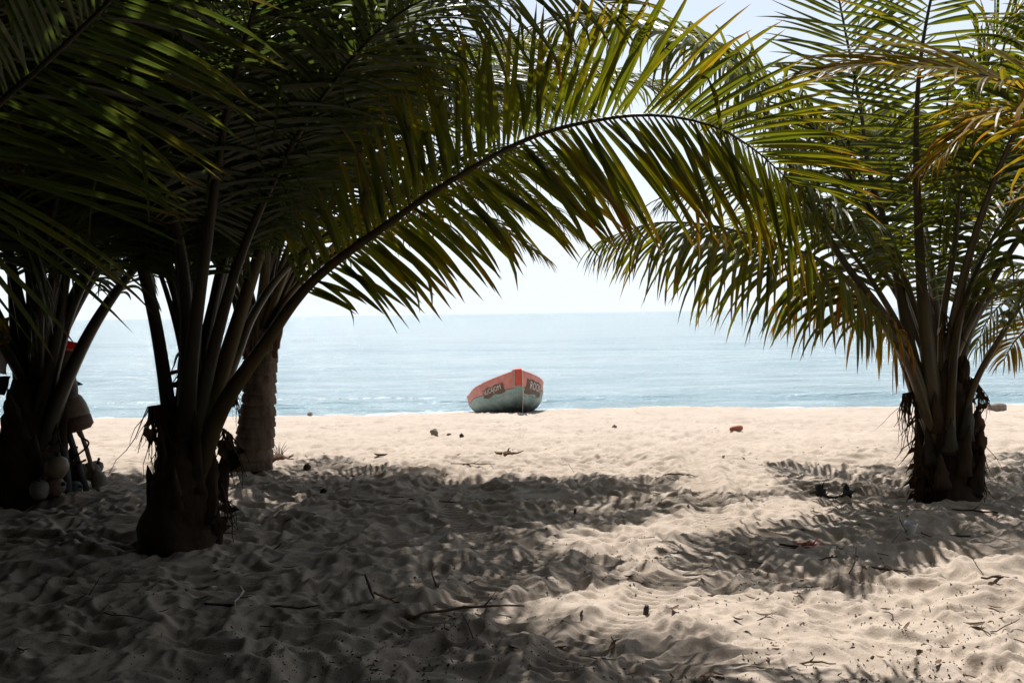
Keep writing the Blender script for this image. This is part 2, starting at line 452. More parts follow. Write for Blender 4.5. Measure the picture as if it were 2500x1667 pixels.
sea = obj_np('sea', np.stack([Xg, Yg, Zs], 1), np.stack([ii, ii + 1, ii + n + 1, ii + n], 1), M_SEA)
tag(sea, 'calm pale blue sea reaching the horizon', kind='structure')

def foam_strip(y0, wid, seed, name, label, x0=-18, x1=22, dz=.03):
    fx = np.arange(x0, x1, .12); V, F = [], []
    for k, x in enumerate(fx):
        c = y0 + .35 * math.sin(x * .35 + seed) + .25 * float(perlin(x * .9, seed, 70)); w = wid * (.35 + .65 * abs(float(perlin(x * .5, seed + 3, 71))) * 2)
        for j in range(4):
            y = c + (j / 3 - .5) * w
            ws = SEA_Z + dz + (.04 if j in (1, 2) else 0)
            V.append((x, y, max(ws, float(base_z(x, y)) + .012)))
        if k:
            b = 4 * k
            F += [(b - 4 + j, b + j, b + j + 1, b - 3 + j) for j in range(3)]
    return tag(obj_np(name, V, F, M_FOAM), label, kind='stuff')
foam_strip(25.5, 1.0, 1.0, 'surf_foam', 'white foam washing up along the edge of the sand', dz=.05)
foam_strip(29.3, .14, 4.0, 'wave_foam', 'thin broken line of foam on a small wave off the beach', x0=-13, x1=-2, dz=.12)

# ------------------------------------------------------------------ palms
def spline(ctrl, n):
    c = np.asarray(ctrl, float)
    c = np.vstack([2 * c[0] - c[1], c, 2 * c[-1] - c[-2]])
    out = []
    segs = len(c) - 3
    for s in np.linspace(0, segs - 1e-6, n * 3):
        i = int(s); t = s - i
        p0, p1, p2, p3 = c[i], c[i + 1], c[i + 2], c[i + 3]
        out.append(.5 * (2 * p1 + (p2 - p0) * t + (2 * p0 - 5 * p1 + 4 * p2 - p3) * t * t + (3 * p1 - p0 - 3 * p2 + p3) * t ** 3))
    out = np.array(out)
    L = np.r_[0, np.cumsum(np.linalg.norm(np.diff(out, axis=0), axis=1))]
    q = np.linspace(0, L[-1], n)
    return np.stack([np.interp(q, L, out[:, k]) for k in range(3)], 1), L[-1]

KSEG = 8
_wprof = np.interp(np.linspace(0, 1, KSEG + 1), [0, .1, .35, .7, .9, 1], [.30, .75, 1, .80, .40, .03])

def frond(palm, ctrl, s0=.3, Lmax=.8, W=.038, N=None, roll=0.0, v=(14, 14), sides=(1, 1), droop=.7, age=.15, pet=.055,
          spacing=.030, indiv=False, broken=.12, mat=None, stalk=None, label=None, seed=0, curl=.08, missing=.05, env=(.5, .85, 1, .78, .3), tipang=26, baseang=72):
    rg = np.random.default_rng(1000 + seed)
    mat = mat or M_LEAF
    n = 46
    pts, L = spline(ctrl, n)
    T = norm(np.gradient(pts, axis=0))
    if N is None:
        out = pts[-1] - pts[0]; out[2] = 0
        if np.linalg.norm(out) < .1: out = np.array([.3, -1, 0.])
        out = norm(out)
        horiz = T @ out
        Nv = np.array([0, 0, 1.0])[None] * np.abs(horiz)[:, None] - out[None] * T[:, 2:3]
        Nv[horiz < 0] *= 1
    else:
        Nv = np.repeat(np.asarray(N, float)[None], n, 0)
    B = norm(np.cross(T, Nv)); Nn = np.cross(B, T)
    if roll:
        c, s = math.cos(R(roll)), math.sin(R(roll))
        B, Nn = B * c + Nn * s, Nn * c - B * s
    # stalk: flattened, clasping at the base, thinning to the tip
    q = np.linspace(0, 1, n)
    wid = np.interp(q, [0, .06, .16, s0, .6, 1], [pet * 1.7, pet * 1.25, pet, pet * .62, pet * .3, .0035])
    thk = np.interp(q, [0, .1, s0, 1], [.45, .55, .8, 1])
    ns = 8
    ang = np.arange(ns) * 2 * math.pi / ns
    V = pts[:, None] + wid[:, None, None] * (B[:, None] * np.cos(ang)[None, :, None] + Nn[:, None] * (np.sin(ang)[None, :, None] * thk[:, None, None]))
    F = []
    for k in range(n - 1):
        for j in range(ns):
            j2 = (j + 1) % ns
            F.append((k * ns + j, k * ns + j2, (k + 1) * ns + j2, (k + 1) * ns + j))
    fo = obj_np('frond', V, F, stalk or M_STALK, palm)
    if label: fo['label'] = label
    # leaflets
    cnt = max(8, int(L * (1 - s0) / spacing))
    t = (np.arange(cnt) + .5) / cnt
    tt = np.concatenate([t, t]); sg = np.r_[np.ones(cnt), -np.ones(cnt)]
    tt = np.clip(tt + rg.normal(0, .25 / cnt, 2 * cnt), 0, 1)
    keep = rg.random(2 * cnt) > missing
    tt, sg = tt[keep], sg[keep]; m_ = len(tt)
    qq = s0 + (1 - s0) * tt
    at = lambda A: np.stack([np.interp(qq, q, A[:, k]) for k in range(3)], 1)
    p0, t0, b0, n0 = at(pts), norm(at(T)), norm(at(B)), norm(at(Nn))
    a = R(1) * (np.interp(tt, [0, .12, .6, 1], [baseang - 10, baseang, (baseang + tipang) / 2 + 8, tipang]) + rg.normal(0, 4.5, m_))
    va = R(1) * (np.where(sg > 0, v[0], v[1]) + rg.normal(0, 6, m_))
    d = norm(t0 * np.cos(a)[:, None] + np.sin(a)[:, None] * (b0 * (sg * np.cos(va))[:, None] + n0 * np.sin(va)[:, None]))
    ln = Lmax * np.interp(tt, [0, .12, .35, .7, 1], list(env)) * np.where(sg > 0, sides[0], sides[1]) * rg.uniform(.86, 1.08, m_)
    w = W * np.interp(tt, [0, .15, .6, 1], [.75, 1, .9, .5]) * rg.uniform(.85, 1.12, m_)
    wdir = norm(t0 - d * np.sum(t0 * d, 1, keepdims=True))
    tw = rg.normal(.25, .3, m_)
    p = p0 + b0 * (sg * np.interp(qq, q, wid) * .7)[:, None]
    dr = droop * rg.uniform(.6, 1.4, m_)
    br = rg.random(m_) < broken; brk = rg.uniform(.35, .8, m_)
    lat = rg.normal(0, curl, (m_, 3))
    VV = np.zeros((m_, KSEG + 1, 3, 3)); AT = np.zeros((m_, KSEG + 1, 3, 4))
    rv = rg.random(m_); ag = np.clip(age + rg.normal(0, .10, m_) + .12 * (tt - .5), 0, 1)
    for k in range(KSEG + 1):
        s = k / KSEG
        wd = norm(wdir - d * np.sum(wdir * d, 1, keepdims=True)); nr = np.cross(d, wd)
        twk = tw * s
        wd2 = wd * np.cos(twk)[:, None] + nr * np.sin(twk)[:, None]; nr2 = np.cross(d, wd2)
        nr2 = nr2 * np.where(np.sum(nr2 * n0, 1) < 0, -1, 1)[:, None]
        hw = (w * .5 * _wprof[k])[:, None]
        VV[:, k, 0] = p - wd2 * hw - nr2 * hw * .35
        VV[:, k, 1] = p + nr2 * hw * .25
        VV[:, k, 2] = p + wd2 * hw - nr2 * hw * .35
        AT[:, k, :, 0] = rv[:, None]; AT[:, k, :, 1] = s; AT[:, k, :, 2] = ag[:, None]; AT[:, k, :, 3] = 1
        g = dr * (.25 + 1.1 * s) / KSEG * 1.2
        g = g + np.where(br & (s > brk), 1.3, 0)
        d = norm(d + np.array([0, 0, -1.0])[None] * g[:, None] + lat * (s / KSEG * 3))
        p = p + d * (ln / KSEG)[:, None]
    one = np.array([(k * 3 + c, k * 3 + c + 1, k * 3 + c + 4, k * 3 + c + 3) for k in range(KSEG) for c in (0, 1)])
    nv = (KSEG + 1) * 3
    if indiv:
        for i in range(m_):
            obj_np('leaflet', VV[i], one, mat, fo, attr=AT[i], smooth=False)
    else:
        faces = (one[None] + (np.arange(m_) * nv)[:, None, None]).reshape(-1, 4)
        tag(obj_np('leaflets', VV, faces, mat, fo, attr=AT, smooth=False), kind='stuff')
    return fo

def px_frond(palm, pts, **kw):
    return frond(palm, [P(*p) for p in pts], **kw)

def arch(base, az, el, L, bend, sway=0.0, n=9):
    """a frond's line: rises at elevation el, bends over under its weight"""
    p = np.array(base, float); out = [p.copy()]
    for k in range(n):
        s = (k + .5) / n
        e = el - bend * s ** 1.5; z = az + sway * s
        p = p + L / n * np.array([math.cos(e) * math.sin(z), math.cos(e) * math.cos(z), math.sin(e)])
        out.append(p.copy())
    return out

def bark_trunk(palm, pts, radii, mat, seed, n=22, wob=.05):
    c, L = spline(pts, 26)
    r = np.interp(np.linspace(0, 1, 26), np.linspace(0, 1, len(radii)), radii)
    b = MB(); b.tube(c, r, n=n, wob=wob, seed=seed)
    return b.build('trunk', mat, palm)

def fibre(palm, a, b, length, n=26, spread=.05, seed=0, mat=None, out=(0, 0, 0), cross=10):
    """a torn mat of sheath fibre hanging from the edge a-b"""
    rg = np.random.default_rng(300 + seed); a = np.array(a, float); b = np.array(b, float); mb = MB()
    ends = []
    for k in range(n):
        u = (k + rg.uniform(-.3, .3)) / n
        p = a + (b - a) * u; d = np.array([0, 0, -1.0]) + np.array(out) + rg.normal(0, spread * 3, 3)
        L = length * rg.uniform(.45, 1.1); pts = [p]
        for j in range(5):
            d = norm(d + rg.normal(0, .22, 3) + np.array([0, 0, -.15])); p = p + d * L / 5; pts.append(p)
        mb.tube(pts, np.interp(range(6), [0, 5], [.0055, .0015]) * rg.uniform(.6, 1.5), n=3, cap=False)
        ends.append(pts)
    for k in range(cross):
        i = rg.integers(0, n - 2); j = rg.integers(0, 4)
        p1 = ends[i][j]; p2 = ends[min(i + int(rg.integers(1, 4)), n - 1)][j + 1]
        p3 = ends[min(i + 1, n - 1)][j]; p4 = ends[i][j + 1]
        mb.add([p1, p3, p2, p4], [(0, 1, 2, 3)])
    return mb.build('leaf_fibre', mat or M_FIBRE, palm, smooth=False)

def leaf_base(palm, base, top, r, seed, mat=None):
    """the stump of an old frond clasping the trunk"""
    b = MB(); c, L = spline([base, (np.array(base) * .5 + np.array(top) * .5), top], 8)
    b.tube(c, np.interp(np.linspace(0, 1, 8), [0, .4, .8, 1], [r, r * .72, r * .35, r * .04]), n=8, flat=.4, wob=.2, seed=seed)
    return b.build('leaf_base', mat or M_BARK, palm)

# ---- the big dark palm in the left foreground
GA = G(440, 1338)
palmA = empty('coconut_palm', GA, 'large dark coconut palm in the left foreground whose longest frond arches over the boat', 'palm tree')
bark_trunk(palmA, [GA + [0, .02, -.15], P(432, 1290, 6.9), P(446, 1230, 6.9), P(456, 1150, 6.9), P(462, 1060, 6.9)], [.33, .27, .235, .225, .21, .15], M_BARK, 1, wob=.07)
for k in range(11):
    aa = k * 2.4
    o = np.array([math.cos(aa), math.sin(aa), 0]); z = .02 + .045 * k
    c = GA + [.03 + .006 * k, 0, 0]
    leaf_base(palmA, c + o * .19 + [0, 0, z - .05], c + o * (.235 + .02 * (k % 3)) + [0, 0, z + .40 + .06 * (k % 4)], .075, k)
px_frond(palmA, [(468, 1210, 6.85), (535, 1010, 6.7), (640, 850, 6.55), (760, 690, 6.4), (950, 545, 6.2), (1120, 430, 6.0), (1300, 335, 5.85), (1480, 290, 5.7), (1620, 283, 5.6), (1750, 312, 5.5), (1850, 372, 5.45), (1940, 455, 5.4)],
         s0=.33, Lmax=.95, W=.043, N=(-.1, -1, .25), v=(4, 30), sides=(.90, .78), env=(.42, .72, 1, 1.14, .72), droop=.36, age=.28, pet=.058, spacing=.0325, indiv=True, broken=.09, curl=.07, seed=1, missing=.04, baseang=68, tipang=34)
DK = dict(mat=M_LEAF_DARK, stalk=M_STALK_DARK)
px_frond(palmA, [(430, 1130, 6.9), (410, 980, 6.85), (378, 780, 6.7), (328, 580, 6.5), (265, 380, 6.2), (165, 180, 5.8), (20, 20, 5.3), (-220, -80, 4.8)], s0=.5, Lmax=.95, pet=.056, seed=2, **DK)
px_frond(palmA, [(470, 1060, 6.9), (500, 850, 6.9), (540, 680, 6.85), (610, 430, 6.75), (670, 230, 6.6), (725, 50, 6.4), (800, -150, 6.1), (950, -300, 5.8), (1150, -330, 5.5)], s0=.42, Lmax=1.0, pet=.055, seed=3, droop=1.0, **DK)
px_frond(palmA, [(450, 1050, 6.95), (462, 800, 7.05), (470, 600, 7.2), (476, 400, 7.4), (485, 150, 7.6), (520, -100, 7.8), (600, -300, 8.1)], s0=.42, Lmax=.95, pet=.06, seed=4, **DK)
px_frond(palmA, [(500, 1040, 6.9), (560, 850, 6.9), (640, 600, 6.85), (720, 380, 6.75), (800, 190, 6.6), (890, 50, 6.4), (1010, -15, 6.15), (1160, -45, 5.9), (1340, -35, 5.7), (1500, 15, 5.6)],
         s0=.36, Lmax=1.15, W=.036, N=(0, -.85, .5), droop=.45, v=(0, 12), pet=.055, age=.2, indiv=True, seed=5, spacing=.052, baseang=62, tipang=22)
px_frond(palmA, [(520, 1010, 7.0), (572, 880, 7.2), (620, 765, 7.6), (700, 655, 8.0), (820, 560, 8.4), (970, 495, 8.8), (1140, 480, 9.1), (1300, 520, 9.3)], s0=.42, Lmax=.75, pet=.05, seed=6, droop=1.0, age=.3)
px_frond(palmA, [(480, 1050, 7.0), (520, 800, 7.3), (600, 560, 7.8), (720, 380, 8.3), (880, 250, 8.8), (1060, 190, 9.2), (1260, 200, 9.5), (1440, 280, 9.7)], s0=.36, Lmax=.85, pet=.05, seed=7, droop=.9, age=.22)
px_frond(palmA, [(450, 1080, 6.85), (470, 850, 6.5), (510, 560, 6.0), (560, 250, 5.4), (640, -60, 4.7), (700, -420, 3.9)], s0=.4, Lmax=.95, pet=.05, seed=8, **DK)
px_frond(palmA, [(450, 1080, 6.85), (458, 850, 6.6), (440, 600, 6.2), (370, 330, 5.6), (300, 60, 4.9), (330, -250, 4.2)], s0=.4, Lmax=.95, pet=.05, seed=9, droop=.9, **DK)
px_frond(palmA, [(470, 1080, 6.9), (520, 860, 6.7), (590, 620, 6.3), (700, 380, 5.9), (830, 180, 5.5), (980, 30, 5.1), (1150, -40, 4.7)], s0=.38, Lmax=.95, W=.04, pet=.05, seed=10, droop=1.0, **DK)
cA = P(458, 1110, 6.9)
for k, (az, el, L, bend) in enumerate([(-60, 66, 4.6, 75), (-95, 60, 4.6, 85), (-30, 72, 4.8, 70), (-130, 66, 4.4, 80), (20, 70, 4.7, 75), (-75, 76, 4.6, 66), (-15, 62, 4.6, 88), (48, 74, 4.9, 72), (150, 80, 4.6, 66), (-160, 76, 4.5, 72), (95, 82, 5.0, 60), (70, 66, 4.6, 85), (-80, 70, 4.8, 72), (-45, 76, 5.0, 64), (-110, 74, 4.8, 70), (-20, 80, 5.0, 58), (170, 70, 4.2, 84), (30, 78, 5.0, 64), (-140, 80, 5.0, 60), (60, 78, 5.0, 66), (10, 64, 4.8, 82), (120, 74, 4.6, 74), (74, 74, 5.8, 50)]):
    el2 = 84 - 5 * abs(math.cos(R(az))) + (6 if math.sin(R(az)) < -.2 else 0)
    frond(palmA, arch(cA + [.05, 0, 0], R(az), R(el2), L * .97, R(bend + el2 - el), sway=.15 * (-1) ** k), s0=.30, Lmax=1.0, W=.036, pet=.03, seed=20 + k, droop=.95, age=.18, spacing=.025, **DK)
fibre(palmA, P(362, 992, 6.75), P(405, 985, 6.75), .55, 30, .04, 1)
fibre(palmA, P(372, 1000, 6.7), P(400, 992, 6.8), .35, 20, .04, 2)
fibre(palmA, P(545, 1045, 6.8), P(568, 1062, 6.9), .40, 30, .05, 3, out=(.1, 0, 0), cross=24)
fibre(palmA, P(548, 910, 6.9), P(575, 960, 6.9), .28, 16, .06, 4, out=(.05, 0, 0))
fibre(palmA, P(436, 860, 6.9), P(450, 900, 6.9), .25, 12, .09, 5, out=(-.3, 0, 0))
fibre(palmA, P(430, 970, 6.85), P(455, 940, 6.85), .3, 14, .08, 6, out=(-.2, 0, 0))
fibre(palmA, P(540, 1180, 6.75), P(556, 1230, 6.8), .3, 18, .08, 7, out=(.2, 0, 0), cross=14)

# ---- the ringed palm behind it
GC = G(606, 1160)
palmC = empty('coconut_palm', GC, 'coconut palm with a ringed grey trunk standing just behind the large dark one', 'palm tree')
c0, c1 = GC + [0, 0, -.2], P(640, 800, 10.1)
prof = MB(); cc, rr_ = [], []
for k in range(110):
    u = k / 109
    cc.append(c0 + (c1 - c0) * u + np.array([.03 * math.sin(u * 3), 0, 0]))
    ringp = (u * 15) % 1
    rr_.append((.215 - .06 * min(u * 1.5, 1) + .03 * max(0, .12 - u) * 8) * (1 + .09 * (1 - ringp) - (.07 if ringp > .84 else 0)))
prof.tube(cc, rr_, n=26, wob=.018, seed=3); prof.build('trunk', M_RING, palmC)
for k in range(7):
    aa = k * 2.4 + 1
    o = np.array([math.cos(aa), math.sin(aa), 0])
    leaf_base(palmC, c1 + o * .10 - [0, 0, .35 - .03 * k], c1 + o * .24 + [0, 0, .05 + .05 * k], .075, 40 + k, M_HUSK)
px_frond(palmC, [(625, 860, 10), (645, 690, 10), (750, 450, 10), (940, 275, 10), (1180, 190, 10.1), (1430, 185, 10.2), (1640, 230, 10.3), (1790, 335, 10.4)], s0=.34, Lmax=.9, pet=.055, seed=41, droop=1.5, age=.2)
px_frond(palmC, [(645, 860, 10), (715, 710, 9.9), (850, 600, 9.8), (1020, 535, 9.7), (1190, 545, 9.6), (1330, 630, 9.5)], s0=.32, Lmax=.75, pet=.055, seed=42, droop=1.2, age=.34)
px_frond(palmC, [(612, 850, 10.1), (600, 620, 10.1), (625, 360, 10.2), (710, 100, 10.3), (860, -60, 10.4), (1040, -130, 10.4)], s0=.34, Lmax=.95, pet=.06, seed=43, droop=1.0)
px_frond(palmC, [(600, 850, 10.1), (560, 690, 10.2), (470, 570, 10.3), (350, 530, 10.4), (225, 570, 10.5), (145, 660, 10.6)], s0=.34, Lmax=.7, pet=.055, seed=44, droop=1.6, age=.35)
px_frond(palmC, [(620, 850, 10.1), (655, 640, 10.2), (760, 420, 10.5), (900, 280, 10.9), (1080, 230, 11.3), (1250, 290, 11.6)], s0=.34, Lmax=.85, pet=.055, seed=45, droop=1.2, age=.3)
px_frond(palmC, [(650, 850, 10.0), (690, 700, 10.2), (760, 600, 10.6), (860, 540, 11.1), (960, 560, 11.6)], s0=.34, Lmax=.7, pet=.05, seed=46, droop=1.3, age=.4)
px_frond(palmC, [(650, 850, 10), (760, 620, 10.2), (950, 450, 10.4), (1180, 380, 10.6), (1400, 420, 10.8), (1570, 530, 10.9)], s0=.34, Lmax=.85, pet=.05, seed=47, droop=1.3, age=.25)
px_frond(palmC, [(645, 850, 10), (730, 650, 10.1), (880, 510, 10.2), (1080, 440, 10.3), (1280, 480, 10.4), (1400, 570, 10.4)], s0=.34, Lmax=.8, pet=.045, seed=48, droop=1.1, age=.3)
px_frond(palmC, [(640, 850, 10.2), (700, 560, 10.4), (850, 330, 10.7), (1060, 170, 11), (1280, 110, 11.2), (1470, 150, 11.3)], s0=.34, Lmax=.85, pet=.045, seed=49, droop=1.2, age=.2)
cC = P(632, 840, 10.1)
for k, (az, el, L, bend) in enumerate([(-40, 70, 4.4, 80), (10, 72, 4.6, 80), (60, 68, 4.6, 85), (100, 74, 4.7, 80), (150, 70, 4.4, 80), (-90, 70, 4.4, 80), (-140, 74, 4.4, 75), (35, 78, 4.8, 70), (120, 64, 4.4, 86), (-65, 62, 4.4, 90), (80, 58, 4.2, 88)]):
    frond(palmC, arch(cC, R(az), R(el), L, R(bend), sway=.2 * (-1) ** k), s0=.30, Lmax=.95, W=.036, spacing=.027, pet=.05, seed=60 + k, droop=1.1, age=.2)
fibre(palmC, P(590, 830, 9.9), P(606, 870, 9.9), .25, 12, .08, 9, mat=M_HUSK)

# ---- the dark palm at the left edge
GB = G(75, 1215)
palmB = empty('coconut_palm', GB, 'dark bushy coconut palm at the left edge behind the leaning marker poles', 'palm tree')
bark_trunk(palmB, [GB + [0, 0, -.2], P(72, 1150, 9.0), P(80, 1050, 9.0), P(90, 930, 9.0)], [.42, .33, .29, .26, .2], M_BARK, 5, wob=.07)
for k in range(9):
    aa = k * 2.4 + .5; o = np.array([math.cos(aa), math.sin(aa), 0])
    leaf_base(palmB, GB + o * .22 + [0, 0, .08 * k], GB + o * .36 + [0, 0, .08 * k + .45], .12, 70 + k)
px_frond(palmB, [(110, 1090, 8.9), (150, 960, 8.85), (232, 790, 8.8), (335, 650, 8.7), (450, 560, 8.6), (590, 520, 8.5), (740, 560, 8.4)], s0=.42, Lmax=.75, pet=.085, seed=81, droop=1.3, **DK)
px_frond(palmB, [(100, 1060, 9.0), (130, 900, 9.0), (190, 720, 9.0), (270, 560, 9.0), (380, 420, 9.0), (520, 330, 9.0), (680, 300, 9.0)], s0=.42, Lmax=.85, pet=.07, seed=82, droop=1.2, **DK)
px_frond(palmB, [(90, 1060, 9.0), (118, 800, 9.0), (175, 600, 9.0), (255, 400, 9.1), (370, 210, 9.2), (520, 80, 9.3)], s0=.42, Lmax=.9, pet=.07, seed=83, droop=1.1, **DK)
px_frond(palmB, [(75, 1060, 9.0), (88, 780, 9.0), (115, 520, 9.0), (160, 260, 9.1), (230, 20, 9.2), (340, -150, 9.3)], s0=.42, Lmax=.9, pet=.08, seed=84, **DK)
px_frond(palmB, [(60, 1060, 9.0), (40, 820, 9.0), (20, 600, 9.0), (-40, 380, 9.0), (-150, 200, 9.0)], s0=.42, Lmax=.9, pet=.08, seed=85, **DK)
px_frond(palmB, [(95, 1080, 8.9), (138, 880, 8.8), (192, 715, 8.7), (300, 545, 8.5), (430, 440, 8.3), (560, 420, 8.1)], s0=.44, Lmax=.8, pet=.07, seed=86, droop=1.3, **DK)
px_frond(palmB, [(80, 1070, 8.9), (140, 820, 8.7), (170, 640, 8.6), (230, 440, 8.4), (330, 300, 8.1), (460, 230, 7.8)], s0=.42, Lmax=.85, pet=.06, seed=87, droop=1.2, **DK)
cB = P(85, 980, 9.0)
for k, (az, el, L, bend) in enumerate([(-150, 70, 4.6, 80), (-100, 66, 4.6, 85), (170, 72, 4.8, 80), (130, 74, 4.8, 75), (60, 74, 4.6, 85), (0, 68, 4.4, 85), (-45, 70, 4.4, 85), (100, 80, 5.0, 68), (200, 60, 4.4, 88), (30, 80, 4.8, 70), (85, 68, 4.8, 86), (150, 62, 4.4, 90)]):
    frond(palmB, arch(cB, R(az), R(el), L, R(bend), sway=.2 * (-1) ** k), s0=.30, Lmax=1.0, W=.042, pet=.06, seed=90 + k, droop=1.1, spacing=.027, **DK)
fibre(palmB, P(128, 1060, 8.8), P(140, 1030, 8.8), .3, 16, .05, 10)

# ---- the palm on the right
GD = G(2312, 1222)
palmD = empty('coconut_palm', GD, 'coconut palm on the right with a shaggy trunk and tall upright fronds', 'palm tree')
bark_trunk(palmD, [GD + [0, 0, -.15], P(2312, 1190, 8.3), P(2308, 1130, 8.3), P(2300, 1060, 8.3), P(2297, 960, 8.3), P(2292, 880, 8.3)], [.275, .25, .235, .215, .205, .20, .12], M_BARK, 8, wob=.06)
for k in range(20):
    aa = k * 2.4 + .8; o = np.array([math.cos(aa), math.sin(aa), 0]); z = .0 + .035 * k
    leaf_base(palmD, GD + o * (.20 - .003 * k) + [0, 0, z], GD + o * (.255 - .004 * k + .02 * (k % 3)) + [0, 0, z + .30 + .04 * (k % 4)], .075, 100 + k, M_BARK if k % 3 else M_STALK_DARK)
px_frond(palmD, [(2296, 1130, 8.27), (2285, 1020, 8.17), (2268, 880, 8.1), (2250, 700, 8.1), (2240, 500, 8.1), (2237, 300, 8.05), (2252, 110, 8.0), (2295, -90, 7.9), (2360, -260, 7.8)], s0=.34, Lmax=.95, N=(.1, -1, .1), pet=.075, seed=121, droop=.35, indiv=True, spacing=.045, v=(-8, -8), age=.12, baseang=82, tipang=50)
px_frond(palmD, [(2290, 1130, 8.3), (2268, 1010, 8.25), (2225, 860, 8.3), (2195, 700, 8.4), (2165, 560, 8.5), (2122, 420, 8.6), (2100, 260, 8.7), (2068, 100, 8.8), (2035, -60, 8.9), (1990, -220, 8.9)], s0=.34, Lmax=.95, N=(-.1, -1, .1), pet=.055, seed=122, droop=.3, spacing=.045, age=.12, baseang=62, tipang=35, v=(0, 0))
px_frond(palmD, [(2290, 1140, 8.28), (2270, 1030, 8.15), (2235, 900, 8.1), (2160, 770, 8.05), (2060, 640, 8.0), (1965, 480, 7.95), (1900, 340, 7.9), (1835, 228, 7.85), (1745, 140, 7.8), (1640, 88, 7.8), (1520, 52, 7.8), (1400, 45, 7.8), (1290, 70, 7.8)], s0=.4, Lmax=.95, pet=.055, seed=123, droop=2.0, age=.12, roll=25, label='long grey green frond arching up and over to the left')
px_frond(palmD, [(2290, 1140, 8.28), (2262, 1020, 8.12), (2222, 900, 8.0), (2160, 795, 7.9), (2085, 700, 7.8), (2000, 635, 7.7), (1880, 590, 7.6), (1740, 552, 7.5), (1600, 545, 7.4), (1470, 585, 7.3)], s0=.36, Lmax=1.05, v=(-22, -22), pet=.055, seed=124, droop=2.1, indiv=True, spacing=.032, age=.25)
px_frond(palmD, [(2285, 1120, 8.3), (2258, 1040, 8.2), (2225, 950, 8.3), (2185, 840, 8.4), (2120, 755, 8.45), (2050, 700, 8.5), (1985, 700, 8.5), (1935, 745, 8.5)], s0=.42, Lmax=1.0, pet=.05, seed=125, droop=2.6, age=.62, mat=M_LEAF_YELLOW, spacing=.03, label='short drooping frond with browned leaflets', broken=.3)
px_frond(palmD, [(2318, 1130, 8.28), (2345, 1040, 8.15), (2385, 925, 8.0), (2435, 835, 7.9), (2500, 740, 7.8), (2610, 640, 7.7), (2760, 590, 7.6)], s0=.5, Lmax=.75, pet=.045, seed=126, droop=1.2)
px_frond(palmD, [(2315, 1050, 8.1), (2330, 850, 8.1), (2360, 720, 8.1), (2430, 570, 8.1), (2520, 430, 8.1), (2650, 340, 8.1)], s0=.36, Lmax=.8, pet=.055, seed=127, droop=1.1)
px_frond(palmD, [(2300, 1050, 8.4), (2290, 780, 8.6), (2310, 580, 8.9), (2370, 420, 9.3), (2470, 310, 9.7), (2590, 260, 10.0)], s0=.36, Lmax=.85, pet=.05, seed=128, droop=1.2)
px_frond(palmD, [(2330, 1050, 8.5), (2342, 900, 8.7), (2375, 790, 8.9), (2420, 725, 9.1), (2480, 690, 9.3), (2570, 690, 9.5), (2650, 740, 9.6)], s0=.5, Lmax=.7, pet=.055, seed=129, droop=1.6, age=.3)
px_frond(palmD, [(2285, 1050, 8.5), (2240, 800, 8.8), (2170, 650, 9.2), (2070, 530, 9.6), (1960, 480, 10.0), (1850, 500, 10.3)], s0=.36, Lmax=.8, pet=.045, seed=130, droop=1.2, age=.22)
px_frond(palmD, [(2300, 1050, 8.2), (2300, 800, 8.2), (2330, 600, 8.1), (2350, 380, 8.0), (2400, 180, 7.9), (2480, 30, 7.8), (2600, -80, 7.7)], s0=.36, Lmax=.9, pet=.05, seed=131, droop=.8)
px_frond(palmD, [(2290, 1120, 8.3), (2240, 900, 8.25), (2150, 720, 8.2), (2030, 560, 8.1), (1900, 470, 8.0), (1760, 440, 7.9), (1630, 480, 7.8)], s0=.4, Lmax=.95, pet=.045, seed=132, droop=1.8, age=.2)
cD = P(2297, 960, 8.3)
for k, (az, el, L, bend) in enumerate([(-30, 72, 4.6, 78), (15, 70, 4.6, 80), (50, 66, 4.6, 85), (85, 72, 4.8, 80), (125, 70, 4.6, 80), (-65, 76, 4.8, 66), (160, 78, 4.4, 70), (-10, 58, 4.2, 92)]):
    frond(palmD, arch(cD, R(az), R(el), L, R(bend), sway=.2 * (-1) ** k), s0=.36, Lmax=.85, pet=.045, seed=140 + k, droop=1.1, age=.18)
for k, (a, b_, L, n_, o) in enumerate([((2246, 1180), (2250, 1215), .28, 24, (-.15, 0, 0)), ((2236, 1120), (2262, 1135), .34, 26, (-.12, 0, 0)), ((2368, 1130), (2398, 1120), .34, 26, (.1, 0, 0)),
      ((2368, 1050), (2400, 1075), .38, 32, (.08, 0, 0)), ((2345, 905), (2385, 930), .26, 26, (0, 0, 0)), ((2386, 935), (2398, 950), .32, 16, (.05, 0, 0)), ((2205, 960), (2240, 955), .5, 36, (-.03, 0, 0)),
      ((2238, 1060), (2250, 1090), .3, 20, (-.25, 0, 0)), ((2375, 1180), (2392, 1200), .2, 20, (.15, 0, 0)), ((2300, 760), (2335, 790), .3, 24, (.05, 0, 0)), ((2244, 1190), (2375, 1195), .16, 60, (0, -.15, 0)), ((2250, 1120), (2370, 1115), .25, 50, (0, -.1, 0))]):
    fibre(palmD, P(*a, 8.15), P(*b_, 8.15), L, n_, .05, 20 + k, out=o, cross=14)
for k, (x_, y_) in enumerate([(2385, 1030), (2392, 1075), (2352, 905)]):
    b = MB(); b.blob(P(x_, y_, 8.15), (.055, .04, .10), amp=.25, seed=k); b.build('fibre_clump', M_FIBRE, palmD)

